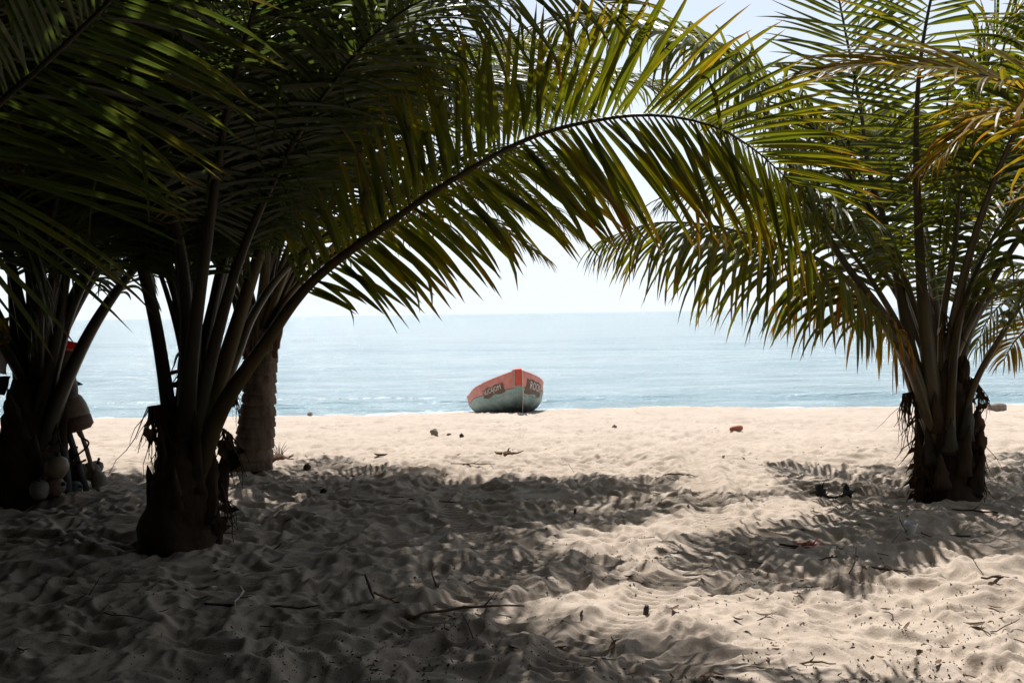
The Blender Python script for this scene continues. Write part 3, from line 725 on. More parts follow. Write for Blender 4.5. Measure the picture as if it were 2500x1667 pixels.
# ---- a palm off the right edge whose lit fronds show
palmE = empty('coconut_palm', (5.9, 10.6, sz(5.9, 10.6)), 'sunlit coconut palm at the right edge behind the shaggy one, only drooping fronds showing', 'palm tree')
cE = np.array([5.9, 10.6, 1.3])
bark_trunk(palmE, [(5.9, 10.6, -.25), (5.92, 10.6, .6), (5.9, 10.6, 1.35)], [.26, .2, .17, .1], M_BARK, 9)
px_frond(palmE, [(2615, 850, 10.5), (2590, 760, 10.4), (2540, 715, 10.3), (2475, 720, 10.2), (2415, 775, 10.1), (2380, 850, 10.1)], s0=.3, Lmax=.7, pet=.04, seed=161, droop=1.6, age=.3, spacing=.04)
px_frond(palmE, [(2625, 850, 10.5), (2600, 730, 10.8), (2540, 660, 11.0), (2460, 650, 11.2), (2380, 690, 11.3)], s0=.3, Lmax=.7, pet=.04, seed=162, droop=1.4, age=.2)
px_frond(palmE, [(2615, 860, 10.4), (2580, 800, 10.2), (2530, 790, 10.0), (2480, 830, 9.9), (2450, 880, 9.8)], s0=.3, Lmax=.6, pet=.04, seed=163, droop=1.6, age=.45, mat=M_LEAF_YELLOW)
for k in range(9):
    frond(palmE, arch(cE, R(40 * k + 15), R(66 + (k % 3) * 6), 4.2, R(80)), s0=.34, Lmax=.8, pet=.045, seed=170 + k, droop=1.1)

# ---- the yellowing palm off the right edge, nearer
palmF = empty('coconut_palm', (4.3, 5.2, sz(4.3, 5.2)), 'yellowing coconut palm outside the right edge, orange fronds reaching in', 'palm tree')
cF = np.array([4.3, 5.2, 1.5])
bark_trunk(palmF, [(4.3, 5.2, -.3), (4.32, 5.2, .7), (4.3, 5.2, 1.55)], [.27, .2, .18, .1], M_BARK, 10)
YL = dict(mat=M_LEAF_YELLOW)
frond(palmF, [cF, cF + [-.1, 0, .7]] + [P(*p) for p in [(2790, 420, 5.1), (2640, 280, 5.1), (2500, 218, 5.05), (2360, 175, 5.0), (2220, 162, 4.95), (2090, 160, 4.9), (2010, 172, 4.9)]], s0=.34, Lmax=.78, W=.034, N=(.1, -.6, .75), v=(-5, 30), sides=(1.1, .7), pet=.045, seed=181, droop=.7, age=.22, indiv=True, spacing=.034, label='orange yellow frond reaching in from the right edge', baseang=58, tipang=18, **YL)
frond(palmF, [cF, cF + [-.15, 0, .6]] + [P(*p) for p in [(2800, 480, 4.9), (2680, 330, 4.8), (2570, 275, 4.75), (2470, 270, 4.7), (2380, 310, 4.7), (2290, 385, 4.7)]], s0=.34, Lmax=.75, W=.036, pet=.045, seed=182, droop=1.2, age=.34, indiv=True, spacing=.036, label='second yellow frond drooping below the orange one', broken=.25, **YL)
for k, (az, el) in enumerate([(-50, 78), (20, 70), (70, 66), (120, 70), (165, 72), (-20, 76)]):
    frond(palmF, arch(cF, R(az), R(el), 3.6, R(72)), s0=.36, Lmax=.7, pet=.045, seed=185 + k, droop=1.0, age=.3)

# ---- the palm overhead on the left
palmG = empty('coconut_palm', (-3.5, 3.7, sz(-3.5, 3.7)), 'near coconut palm outside the left edge, one backlit frond crossing the top left corner', 'palm tree')
cG = np.array([-3.5, 3.7, 2.5])
bark_trunk(palmG, [(-3.5, 3.7, -.3), (-3.45, 3.7, 1.2), (-3.5, 3.7, 2.55)], [.3, .22, .2, .12], M_BARK, 11)
frond(palmG, [cG, cG + [.25, -.05, .5]] + [P(*p) for p in [(-280, 470, 3.5), (0, 250, 3.35), (150, 118, 3.25), (285, -15, 3.15), (420, -170, 3.05), (520, -340, 3.0)]], s0=.44, Lmax=.8, W=.029, N=(-.2, -.75, -.65), v=(5, 5), pet=.04, seed=201, droop=.38, age=.34, indiv=True, spacing=.028, mat=M_LEAF_DARK, stalk=M_STALK_DARK, baseang=72, tipang=30)
for k, (az, el, L, bend) in enumerate([(60, 60, 4.2, 70), (30, 64, 4.4, 70), (90, 64, 4.2, 75), (125, 76, 4.2, 55), (10, 70, 4.2, 75), (-160, 66, 4.2, 75), (-100, 66, 4.2, 75), (-50, 66, 4.2, 75), (75, 74, 4.6, 62), (45, 76, 4.8, 60), (105, 76, 4.8, 62)]):
    frond(palmG, arch(cG, R(az), R(el), L, R(bend), sway=.15 * (-1) ** k), s0=.28, Lmax=1.0, W=.055, pet=.05, seed=210 + k, droop=1.0, spacing=.033, **DK)

# ---- unseen grove behind the viewpoint, filled out to block sky light: one palm built, the rest copied
gv = empty('coconut_palm', (0, 0, 0), 'tall coconut palm of the unseen grove behind the viewpoint, placed to block sky light', 'palm tree', 'unseen shading palms behind the viewpoint')
bark_trunk(gv, [(0, 0, -.3), (.1, 0, 1.6), (.05, .05, 3.2)], [.3, .2, .18, .1], M_BARK, 12)
for k in range(24):
    frond(gv, arch((.05, .05, 3.0), R(137.5 * k), R(70 - 2.4 * k), 4.6, R(70 + 2 * k)), s0=.24, Lmax=1.1, W=.075, spacing=.036, pet=.05, seed=230 + k, droop=1.1, **DK)
def copy_tree(o, parent=None):
    c = o.copy(); COL.objects.link(c)
    if parent is not None: c.parent = parent
    for ch in list(o.children): copy_tree(ch, c)
    return c
spots = [(-3.4, -2.2, 0), (0.6, -4.4, 70), (3.6, -2.4, 140), (-6.2, 1.2, 200), (-6.8, 5.6, 30), (-1.4, -6.0, 260), (6.6, -1.0, 310), (-5.4, -4.6, 110), (3.4, -6.6, 20), (-7.6, 9.5, 160), (-10, 3, 60), (-9.5, -2, 10), (7.5, -5.5, 95), (-1.6, -4.2, 190), (2.4, -4.6, 250), (-8.2, 6.8, 80), (-5.6, -1.6, 300), (-6.6, 3.4, 222), (-7.2, .6, 35), (-9.5, 5.5, 12), (-12, 8.5, 77), (-13, 2, 150), (-12, -4, 201), (-8.5, -7.5, 290), (-5, -10, 33), (-1, -10.5, 111), (3, -10.5, 180), (7, -9.5, 250), (10.5, -5, 320), (-11, 12, 66), (10, -1.5, 100), (-14, -9, 5), (.5, -14, 222)]
scl = [1, 1, 1.05, 1.1, 1.0, 1.2, 1.0, 1.2, 1.2, 1.1, 1.2, 1.1, 1.2, 1.45, 1.45, 1.3, 1.3, 1.2, 1.3] + [.72, .8, .75, .8, .75, .8, .72, .8, .75, .8, .75, .8, .9, .9]
for k, (x_, y_, a_) in enumerate(spots):
    o = gv if k == 0 else copy_tree(gv)
    o.location = (x_, y_, float(base_z(x_, y_))); o.rotation_euler = (0, 0, R(a_)); o.scale = (scl[k],) * 3

tp = empty('coconut_palm', (0, 0, 0), 'very tall coconut palm added unseen over the viewpoint to block sky light', 'palm tree', 'unseen tall palms added over the viewpoint')  # crowns added out of view to close the open sky overhead
bark_trunk(tp, [(0, 0, -.3), (.12, 0, 2.4), (.1, .05, 4.6), (.0, .05, 6.3)], [.26, .17, .15, .14, .09], M_BARK, 13)
for k in range(24):
    frond(tp, arch((.0, .05, 6.15), R(137.5 * k), R(62 - 2.2 * k), 4.4, R(58 + 1.2 * k)), s0=.22, Lmax=1.0, W=.075, spacing=.036, pet=.05, seed=270 + k, droop=1.0, **DK)
for k, (x_, y_, a_) in enumerate([(2.3, .2, 0), (-2.2, .4, 70), (-4.9, 2.2, 130), (.2, -1.6, 260), (-6.2, 5.6, 310), (-3.6, -2.0, 95)]):
    o = tp if k == 0 else copy_tree(tp)
    o.location = (x_, y_, 0); o.rotation_euler = (0, 0, R(a_))
yp = empty('young_shade_palm', (0, 0, 0), 'young trunkless coconut palm added unseen behind the viewpoint to close low sky gaps', 'palm tree', 'unseen young palms added to close sky gaps')  # ring added out of view to shut off low sky light
for k in range(15):
    frond(yp, arch((.0, .0, .1), R(137.5 * k), R(80 - 3 * k), 3.6, R(62 + 2 * k)), s0=.2, Lmax=.9, W=.08, spacing=.04, pet=.05, seed=310 + k, droop=.8, **DK)
for k in range(19):
    o = yp if k == 0 else copy_tree(yp)
    aa = R(98 + k * 11.5); rr_ = 11.5 + 2.2 * (k % 3)
    o.location = (rr_ * math.sin(aa), rr_ * math.cos(aa) - .5, 0); o.rotation_euler = (0, 0, 2.1 * k)

# ------------------------------------------------------------------ the boat
M_RED = simple('faded_red_paint', (.40, .13, .105), (.56, .25, .21), 5, .6, .15, 30)
M_RED2 = simple('stem_red_paint', (.40, .05, .035), (.50, .085, .06), 5, .55, .15, 30)
M_TEAL = simple('worn_teal_paint', (.165, .25, .235), (.29, .385, .36), 4, .7, .25, 25)
def darken_lower_hull(ma):  # darker low down and towards the bow, edge broken by noise
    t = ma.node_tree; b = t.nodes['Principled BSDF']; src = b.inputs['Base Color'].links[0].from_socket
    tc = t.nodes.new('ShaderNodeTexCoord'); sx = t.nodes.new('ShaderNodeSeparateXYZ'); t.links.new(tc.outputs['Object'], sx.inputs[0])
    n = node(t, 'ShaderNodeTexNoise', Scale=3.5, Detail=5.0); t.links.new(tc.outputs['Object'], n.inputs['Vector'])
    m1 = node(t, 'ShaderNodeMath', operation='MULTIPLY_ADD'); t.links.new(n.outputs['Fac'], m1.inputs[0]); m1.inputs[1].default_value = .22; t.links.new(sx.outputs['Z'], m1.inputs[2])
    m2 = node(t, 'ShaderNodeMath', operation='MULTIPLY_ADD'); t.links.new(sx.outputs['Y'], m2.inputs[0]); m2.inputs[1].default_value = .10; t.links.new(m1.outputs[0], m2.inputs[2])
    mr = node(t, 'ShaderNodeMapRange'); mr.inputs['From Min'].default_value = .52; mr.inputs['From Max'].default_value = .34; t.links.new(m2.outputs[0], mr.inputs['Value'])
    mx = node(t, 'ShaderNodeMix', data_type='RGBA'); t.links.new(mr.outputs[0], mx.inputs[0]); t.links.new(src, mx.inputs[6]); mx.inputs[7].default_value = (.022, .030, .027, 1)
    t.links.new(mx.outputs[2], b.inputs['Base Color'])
darken_lower_hull(M_TEAL)
def scuffs(ma, col, lo):
    t = ma.node_tree; b = t.nodes['Principled BSDF']; src = b.inputs['Base Color'].links[0].from_socket
    tc = t.nodes.new('ShaderNodeTexCoord'); mp = t.nodes.new('ShaderNodeMapping'); mp.inputs['Scale'].default_value = (1, .45, 1.6)
    t.links.new(tc.outputs['Object'], mp.inputs[0])
    n = node(t, 'ShaderNodeTexNoise', Scale=11.0, Detail=7.0, Roughness=.72); t.links.new(mp.outputs[0], n.inputs['Vector'])
    mr = node(t, 'ShaderNodeMapRange'); mr.inputs['From Min'].default_value = lo; mr.inputs['From Max'].default_value = lo + .08; t.links.new(n.outputs['Fac'], mr.inputs['Value'])
    mx = node(t, 'ShaderNodeMix', data_type='RGBA'); t.links.new(mr.outputs[0], mx.inputs[0]); t.links.new(src, mx.inputs[6]); mx.inputs[7].default_value = (*col, 1)
    t.links.new(mx.outputs[2], b.inputs['Base Color'])
scuffs(M_RED, (.24, .13, .105), .60); scuffs(M_TEAL, (.10, .125, .115), .60)
M_WOOD = simple('weathered_wood', (.20, .15, .11), (.36, .29, .22), 6, .85, .4, 30, (1, 1, 1))
M_PANEL = simple('brown_name_board', (.075, .05, .037), (.135, .095, .07), 9, .7, .2, 30)
M_LETTER = simple('cream_lettering', (.50, .42, .36), (.66, .57, .50), 12, .7, .05, 30)

BL = 4.6
def b_kz(u): return .90 * max(0, 1 - u / .75) ** 2.5 + (.05 * max(0, u - 3.4) ** 2)
def b_sh(u): return .93 - .38 * (1 - (1 - min(u / 2.9, 1)) ** 1.5) - .035 * max(0, u - 1.6)
def b_hb(u): return .075 + .70 * (1 - (1 - min(u / 2.3, 1)) ** 2.2) - .10 * max(0, (u - 2.8) / 1.8) ** 2
def b_n(u): return 1.5 + 1.9 * min(u / 1.5, 1)
def b_pt(u, w, side, off=0.0):
    kz, sh = b_kz(u), b_sh(u)
    tau = min(max((w - kz) / max(sh - kz, 1e-4), 0), 1)
    v = b_hb(u) * (1 - (1 - tau) ** b_n(u)) ** (1 / b_n(u))
    v = max(v, .07 * min(1, tau * 12 + .3)) * (1 + .06 * tau) + off
    return (side * v, u, w)
def band(u): return .33 - .15 * min(u / 2.0, 1)
us = np.concatenate([np.linspace(0, 1.2, 17), np.linspace(1.35, BL, 16)])
boat = empty('fishing_boat', (0, 0, 0), 'beached wooden fishing boat with red upper planks and teal hull, bow towards us', 'boat')
def shell(wfun0, wfun1, rows, off=0.0):
    mb = MB()
    for side in (-1, 1):
        V, F = [], []
        for u in us:
            a, b = wfun0(u), wfun1(u)
            for j in range(rows + 1):
                q = j / rows
                if off == 0 and wfun0 is b_kz: q = q ** 1.7
                V.append(b_pt(u, a + (b - a) * q, side, off))
        for i in range(len(us) - 1):
            for j in range(rows):
                k = i * (rows + 1) + j
                f = (k, k + rows + 1, k + rows + 2, k + 1)
                F.append(f if side > 0 else f[::-1])
        mb.add(V, F)
    return mb
mid = lambda u: max(b_kz(u), b_sh(u) - band(u))
hull = shell(b_kz, mid, 12)
# transom
tr = [b_pt(BL, b_kz(BL) + (b_sh(BL) - b_kz(BL)) * j / 10, 1) for j in range(11)]
tl = [b_pt(BL, b_kz(BL) + (b_sh(BL) - b_kz(BL)) * j / 10, -1) for j in range(11)]
hull.add(tr + tl, [(j, j + 1, 12 + j, 11 + j) for j in range(10)])
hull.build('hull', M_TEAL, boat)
shell(mid, b_sh, 5).build('upper_strake', M_RED, boat)
inner = shell(lambda u: b_kz(u) + .05, b_sh, 8, -.04); inner.build('inner_planking', M_WOOD, boat)
# rub rail where the colours meet, and the gunwale
for nm, fn, r_, mt, o_ in (('gunwale', b_sh, .022, M_RED, -.012), ('rub_rail', mid, .007, M_PANEL, .0)):
    for side in (-1, 1):
        mb = MB(); pts = [b_pt(u, fn(u), side, o_) for u in us if u > .02]
        mb.tube(pts, r_, n=6); mb.build(nm, mt, boat)
# stem: a broad flat post following the bow line
stem_line = [(-.03, .965)] + [(u - .03, b_kz(u)) for u in np.linspace(0.0, .85, 18)]
def stem(z0, z1, nm, mt, hw):
    sl = [(u, w) for u, w in stem_line if z0 <= w <= z1]
    mb = MB(); V = []; F = []
    for (u, w) in sl:
        V += [(-hw, u - .02, w), (hw, u - .02, w), (hw * 1.05, u + .10, w + .02), (-hw * 1.05, u + .10, w + .02)]
    for i in range(len(sl) - 1):
        for j in range(4):
            j2 = (j + 1) % 4
            F.append((4 * i + j, 4 * i + j2, 4 * i + 4 + j2, 4 * i + 4 + j))
    F += [(0, 1, 2, 3), tuple(4 * (len(sl) - 1) + j for j in (3, 2, 1, 0))]
    mb.add(V, F); return mb.build(nm, mt, boat, smooth=False)
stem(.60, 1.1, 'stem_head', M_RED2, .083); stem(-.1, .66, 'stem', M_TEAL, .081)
for side in (-1, 1):
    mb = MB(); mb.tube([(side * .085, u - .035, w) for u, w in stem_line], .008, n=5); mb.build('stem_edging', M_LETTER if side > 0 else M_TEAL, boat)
mb = MB(); mb.box((0, .12, .935), (.10, .14, .018)); mb.build('bow_cap', M_RED2, boat, smooth=False)
for u in (1.5, 2.6, 3.7):
    mb = MB(); mb.box((0, u, b_sh(u) - .12), (b_hb(u) * .93, .12, .018)); mb.build('thwart', M_WOOD, boat, smooth=False)
# name boards with lettering painted on the bows
def board(side, u0, u1, drop0, drop1, nm):
    mb = MB(); V, F = [], []; nu = 12
    for i in range(nu + 1):
        u = u0 + (u1 - u0) * i / nu
        top = b_sh(u) - drop0 - .015 * math.sin(i * 1.3); bot = b_sh(u) - drop1 - .02 * math.sin(i * .9)
        for j in range(5): V.append(b_pt(u, bot + (top - bot) * j / 4, side, .008))
    for i in range(nu):
        for j in range(4):
            k = i * 5 + j; F.append((k, k + 5, k + 6, k + 1))
    mb.add(V, F); return mb.build(nm, M_PANEL, boat)
def lettering(side, text, u0, u1, drop0, drop1, parent):
    cu = bpy.data.curves.new('lettering', 'FONT'); cu.body = text; cu.size = 1; cu.resolution_u = 2
    to = bpy.data.objects.new('lettering', cu); COL.objects.link(to)
    dg = bpy.context.evaluated_depsgraph_get()
    me = bpy.data.meshes.new_from_object(to.evaluated_get(dg))
    COL.objects.unlink(to); bpy.data.objects.remove(to)
    xs_ = [v.co.x for v in me.vertices]; ys_ = [v.co.y for v in me.vertices]
    x0, x1, y0, y1 = min(xs_), max(xs_), min(ys_), max(ys_)
    for v in me.vertices:
        a = (v.co.x - x0) / (x1 - x0); c = (v.co.y - y0) / (y1 - y0)
        u = u1 + (u0 - u1) * a if side < 0 else u0 + (u1 - u0) * a
        top, bot = b_sh(u) - drop0, b_sh(u) - drop1
        v.co = Vector(b_pt(u, bot + (top - bot) * c, side, .013))
    me.materials.clear(); me.materials.append(M_LETTER)
    return link(bpy.data.objects.new('lettering', me), parent)
b1 = board(-1, .34, 1.15, .14, .34, 'name_board'); lettering(-1, 'NUCAJOM', .42, 1.10, .165, .30, b1)
b2 = board(1, .22, 1.05, .12, .42, 'name_board'); lettering(1, 'ROCIN', .36, .98, .16, .32, b2)
for side, u0, u1 in ((-1, .2, .55), (1, .2, .8)):
    mb = MB()
    for k in range(7):
        u = u0 + (u1 - u0) * k / 6
        c = b_pt(u, b_sh(u) - (.40 if side < 0 else .46), side, .012)
        mb.box(c, (.004, .018, .014))
    mb.build('small_lettering', M_LETTER, boat, smooth=False)
bx, by = g_xy(1268, 1012)
boat.location = (.17, 20.6, float(base_z(.17, 20.6)) - .03)
boat.rotation_euler = (R(-5.0), R(-3.0), R(7.5))

# ------------------------------------------------------------------ fishing marker poles, floats and bags by the left palm
M_POLE = simple('dark_pole', (.03, .035, .035), (.09, .10, .095), 7, .7, .2, 40)
M_BAMBOO = simple('bamboo_pole', (.13, .10, .065), (.26, .20, .14), 7, .7, .2, 40)
M_CREAM = simple('cream_plastic', (.13, .10, .06), (.22, .17, .11), 6, .55, .15, 30)
M_WHITEF = simple('dirty_white_foam', (.11, .10, .085), (.22, .20, .17), 9, .8, .5, 40)
M_BLACKF = simple('black_plastic', (.010, .010, .011), (.03, .03, .032), 7, .6, .2, 30)
M_BROWNF = simple('brown_float', (.09, .055, .04), (.17, .10, .07), 7, .7, .2, 30)
M_ROPE = simple('dark_rope', (.015, .015, .016), (.05, .045, .04), 30, .9, .5, 90)

def cloth_material(name, stops, trans):
    ma, t, b = newmat(name)
    tc = t.nodes.new('ShaderNodeTexCoord'); sx = t.nodes.new('ShaderNodeSeparateXYZ'); t.links.new(tc.outputs['Generated'], sx.inputs[0])
    rp = ramp(t, sx.outputs['Z'], stops); t.links.new(rp.outputs[0], b.inputs['Base Color']); b.inputs['Roughness'].default_value = .7
    tr = t.nodes.new('ShaderNodeBsdfTranslucent'); t.links.new(rp.outputs[0], tr.inputs['Color'])
    ms = t.nodes.new('ShaderNodeMixShader'); ms.inputs[0].default_value = trans
    t.links.new(b.outputs[0], ms.inputs[1]); t.links.new(tr.outputs[0], ms.inputs[2]); t.links.new(ms.outputs[0], t.nodes['Material Output'].inputs['Surface'])
    return ma
M_CL_RED = cloth_material('red_and_cream_cloth', [(.0, (.55, .42, .28)), (.5, (.62, .46, .32)), (.62, (.62, .05, .03)), (1, (.62, .04, .025))], .5)
M_CL_YEL = cloth_material('yellow_cloth', [(0, (.55, .36, .03)), (1, (.62, .42, .05))], .5)
M_CL_WHT = cloth_material('white_sack_cloth', [(0, (.62, .60, .58)), (1, (.55, .50, .45))], .45)
M_CL_BLK = cloth_material('black_plastic_sheet', [(0, (.012, .012, .012)), (1, (.02, .02, .02))], .1)
M_EMB = simple('dark_green_print', (.01, .018, .012), (.02, .03, .02), 8, .7, .05, 30)

def cloth(name, corners, nu, nv, fold, seed, mat, parent=None, thick=.004):
    """hanging cloth between four corners (top-left, top-right, bottom-right, bottom-left)"""
    a, b, c, d = [np.array(p, float) for p in corners]
    rg = np.random.default_rng(seed); ph = rg.uniform(0, 6.28, 4); V, F = [], []
    for lay in (0, 1):
        for i in range(nu + 1):
            for j in range(nv + 1):
                u, v = i / nu, j / nv
                p = (a * (1 - u) + b * u) * (1 - v) + (d * (1 - u) + c * u) * v
                o = fold * (math.sin(u * 9 + ph[0] + v * 2) * .6 + math.sin(u * 4 - v * 6 + ph[1]) * .5 + math.sin(v * 8 + ph[2]) * .3)
                V.append(p + np.array([.25 * o, o + lay * thick, .35 * o * math.sin(ph[3] + u * 5)]))
    o = (nu + 1) * (nv + 1); idx = lambda i, j, l=0: l * o + i * (nv + 1) + j
    for l in (0, 1):
        for i in range(nu):
            for j in range(nv): F.append((idx(i, j, l), idx(i + 1, j, l), idx(i + 1, j + 1, l), idx(i, j + 1, l)))
    for i in range(nu):
        F.append((idx(i, 0), idx(i + 1, 0), idx(i + 1, 0, 1), idx(i, 0, 1))); F.append((idx(i, nv), idx(i + 1, nv), idx(i + 1, nv, 1), idx(i, nv, 1)))
    for j in range(nv):
        F.append((idx(0, j), idx(0, j + 1), idx(0, j + 1, 1), idx(0, j, 1))); F.append((idx(nu, j), idx(nu, j + 1), idx(nu, j + 1, 1), idx(nu, j, 1)))
    return obj_np(name, V, F, mat, parent)

def align(d):
    return Vector([float(c) for c in d]).to_track_quat('Z', 'Y').to_matrix()
def pole_thing(top, foot, r, mat, label):
    t = empty('fishing_marker_pole', foot, label, 'marker pole', 'marker poles leaning on the left palm')
    b = MB(); b.tube([np.array(foot) - [0, 0, .05], np.array(foot) * .5 + np.array(top) * .5 + [.01, 0, 0], top], [r, r, r * .85], n=8); b.build('pole', mat, t)
    return t
def float_on(t, c, d, prof, mat, nm='float', seed=0):
    b = MB(); b.lathe(prof, n=18, origin=c, M=align(d), wob=.015, seed=seed); return b.build(nm, mat, t)

gp = lambda px, py, d: np.array([P(px, py, d)[0], P(px, py, d)[1], sz(P(px, py, d)[0], P(px, py, d)[1])])
# blue-black pole, nearest the trunk
f1 = gp(165, 1195, 8.9)
t1 = pole_thing(P(128, 900, 9.1), gp(170, 1195, 8.9), .034, M_POLE, 'thick blue black marker pole leaning closest to the dark palm trunk')
dome = [(.02, .20), (.075, .185), (.105, .13), (.115, .05), (.112, -.03), (.10, -.10), (.06, -.13), (.02, -.135)]
# dark pole with black float and the red flag
f2 = gp(214, 1175, 9.1)
t2 = pole_thing(P(120, 930, 9.2), f2, .03, M_POLE, 'dark marker pole with a round black float and a red and cream flag')
float_on(t2, P(148, 940, 9.05), (-.25, 0, 1), [(a * 1.25, b * 1.2) for a, b in dome], M_BLACKF)
float_on(t2, P(162, 888, 9.1), (.1, 0, 1), [(.03, .12), (.09, .10), (.105, .02), (.10, -.08), (.07, -.13)], M_BROWNF, 'brown_float')
cloth('flag', [P(150, 828, 9.1), P(200, 838, 9.15), P(176, 885, 9.1), P(150, 880, 9.1)], 8, 8, .012, 3, M_CL_RED, t2)
# bamboo pole with the cream float
f3 = gp(246, 1185, 9.3)
t3 = pole_thing(P(172, 985, 9.25), f3, .022, M_BAMBOO, 'thin brown marker pole with a cream jug float on top and pale foam foot')
d3 = norm(P(172, 985, 9.25) - P(205, 1085, 9.27))
float_on(t3, P(180, 1000, 9.2), d3, [(.02, .16), (.07, .145), (.105, .10), (.125, .03), (.128, -.05), (.118, -.11)], M_CREAM)
float_on(t3, P(189, 1032, 9.2), d3, [(.112, .06), (.135, .045), (.138, -.04), (.10, -.075), (.03, -.08)], M_BROWNF, 'float_collar')
float_on(t3, P(240, 1168, 9.25), norm(P(225, 1130, 9.2) - P(250, 1190, 9.2)), [(.02, .09), (.04, .075), (.07, .0), (.08, -.06), (.06, -.08)], M_WHITEF, 'foam_foot')
# rope loops on the pole
def loop(pts, r, nm, mat, parent, n=40):
    c, L = spline([P(*p) for p in pts], n); b = MB(); b.tube(c, r, n=5); return b.build(nm, mat, parent)
loop([(185, 1045, 9.2), (195, 1065, 9.15), (213, 1075, 9.1), (216, 1085, 9.1), (205, 1098, 9.1), (190, 1110, 9.1), (180, 1120, 9.1), (178, 1130, 9.1), (200, 1128, 9.1)], .009, 'rope', M_ROPE, t3)
loop([(188, 1090, 9.2), (185, 1105, 9.15), (190, 1118, 9.15), (180, 1128, 9.1), (172, 1122, 9.1), (176, 1135, 9.1), (210, 1122, 9.1)], .011, 'rope', M_ROPE, t3)
# loose floats on the sand
def ground_float(px, py, d, r, mat, label, seed, kind='fishing_float', cat='float', prof=None, dir_=(.2, -.1, 1)):
    c = P(px, py, d); z = sz(c[0], c[1])
    t = empty(kind, (c[0], c[1], z), label, cat, 'loose floats heaped at the foot of the left palm' if cat == 'float' else None)
    b = MB()
    b.lathe(prof or [(r * .2, -r * 1.0), (r * .75, -r * .85), (r, -r * .3), (r * 1.02, r * .25), (r * .8, r * .8), (r * .3, r * 1.02)], n=18, origin=c, M=align(dir_), wob=.02, seed=seed)
    b.build('body', mat, t)
    n_ = norm(np.array(dir_, float)); e = c + n_ * r * 1.02
    b = MB(); b.tube([e - n_ * .02, e + n_ * .03], [r * .22, r * .2], n=8); b.build('neck', M_BLACKF, t)
    return t
ground_float(138, 1140, 8.7, .098, M_CREAM, 'large cream float standing beside the dark palm trunk, the upper one', 31)
ground_float(132, 1188, 8.7, .085, M_BROWNF, 'brown float lying on the sand below the large cream one', 32, dir_=(1, -.2, .3))
ground_float(222, 1150, 9.4, .085, M_WHITEF, 'dirty white foam float behind the thin brown pole', 33, dir_=(.5, .2, .6))
ground_float(236, 1140, 9.5, .06, M_WHITEF, 'small pale float at the right end of the heap', 34, dir_=(.3, 0, 1))
ground_float(193, 1160, 9.2, .075, M_HUSK, 'reddish brown clay pot with a dark mouth among the floats', 35, 'clay_pot', 'pot', [(.03, -.11), (.055, -.09), (.075, -.01), (.07, .06), (.05, .085), (.058, .10)], (.05, -.1, 1))
ground_float(182, 1190, 9.0, .06, M_POLE, 'small dark float on the sand in front of the clay pot', 36, dir_=(.8, -.3, .2))
ground_float(97, 1195, 8.6, .08, M_WHITEF, 'grey foam lump half buried at the base of the dark left palm', 37, dir_=(.1, -.2, 1))
# bags and sheets hung in the fronds
yb = cloth('yellow_bag', [P(-45, 790, 8.6), P(24, 772, 8.6), P(26, 838, 8.6), P(-40, 848, 8.6)], 10, 10, .02, 11, M_CL_YEL)
tag(yb, 'yellow bag with a dark round emblem hung at the left edge', 'bag')
e0 = P(15, 821, 8.53)
b = MB(); b.box(e0, (.026, .003, .026)); em = b.build('emblem', M_EMB, yb, smooth=False)
b = MB(); c_ = [e0 + [.019 * math.cos(a), -.005, .019 * math.sin(a)] for a in np.linspace(0, 6.28, 20)]; b.tube(c_, .0022, n=5, side=(0, 0, 1))
b.tube([e0 + [0, -.005, -.011], e0 + [0, -.005, .011]], .002, n=5); b.tube([e0 + [-.01, -.005, .004], e0 + [0, -.005, -.008], e0 + [.01, -.005, .004]], .002, n=5)
b.build('emblem_ring', M_LETTER, em)
tag(cloth('yellow_cloth', [P(138, 770, 9.2), P(156, 762, 9.2), P(150, 812, 9.2), P(136, 822, 9.2)], 6, 8, .012, 12, M_CL_YEL), 'narrow strip of yellow cloth showing between the dark frond stalks', 'cloth')
tag(cloth('white_sack', [P(-40, 846, 8.8), P(22, 842, 8.8), P(18, 915, 8.8), P(-30, 905, 8.8)], 10, 10, .02, 13, M_CL_WHT), 'crumpled white sack hanging below the yellow bag', 'sack')
tag(cloth('black_sheet', [P(-50, 915, 8.7), P(25, 918, 8.7), P(12, 965, 8.7), P(-40, 960, 8.7)], 8, 6, .02, 14, M_CL_BLK), 'black plastic sheet hanging under the white sack', 'sheet')
tag(cloth('black_flag', [P(160, 905, 9.2), P(178, 925, 9.2), P(203, 938, 9.2), P(170, 946, 9.2)], 8, 6, .012, 15, M_CL_BLK), 'ragged black flag tip sticking out to the right over the sea', 'flag')

# ------------------------------------------------------------------ things lying on the sand
def on_sand(name, px, py, mesh_or_mb, mat, label, cat, rot=(0, 0, 0), dz=0.0, scale=1.0, group=None):
    p = G(px, py); o = bpy.data.objects.new(name, mesh_or_mb.mesh(name, mat) if isinstance(mesh_or_mb, MB) else mesh_or_mb)
    o.location = (p[0], p[1], p[2] + dz); o.rotation_euler = rot; o.scale = (scale,) * 3
    COL.objects.link(o); return tag(o, label, cat, group)

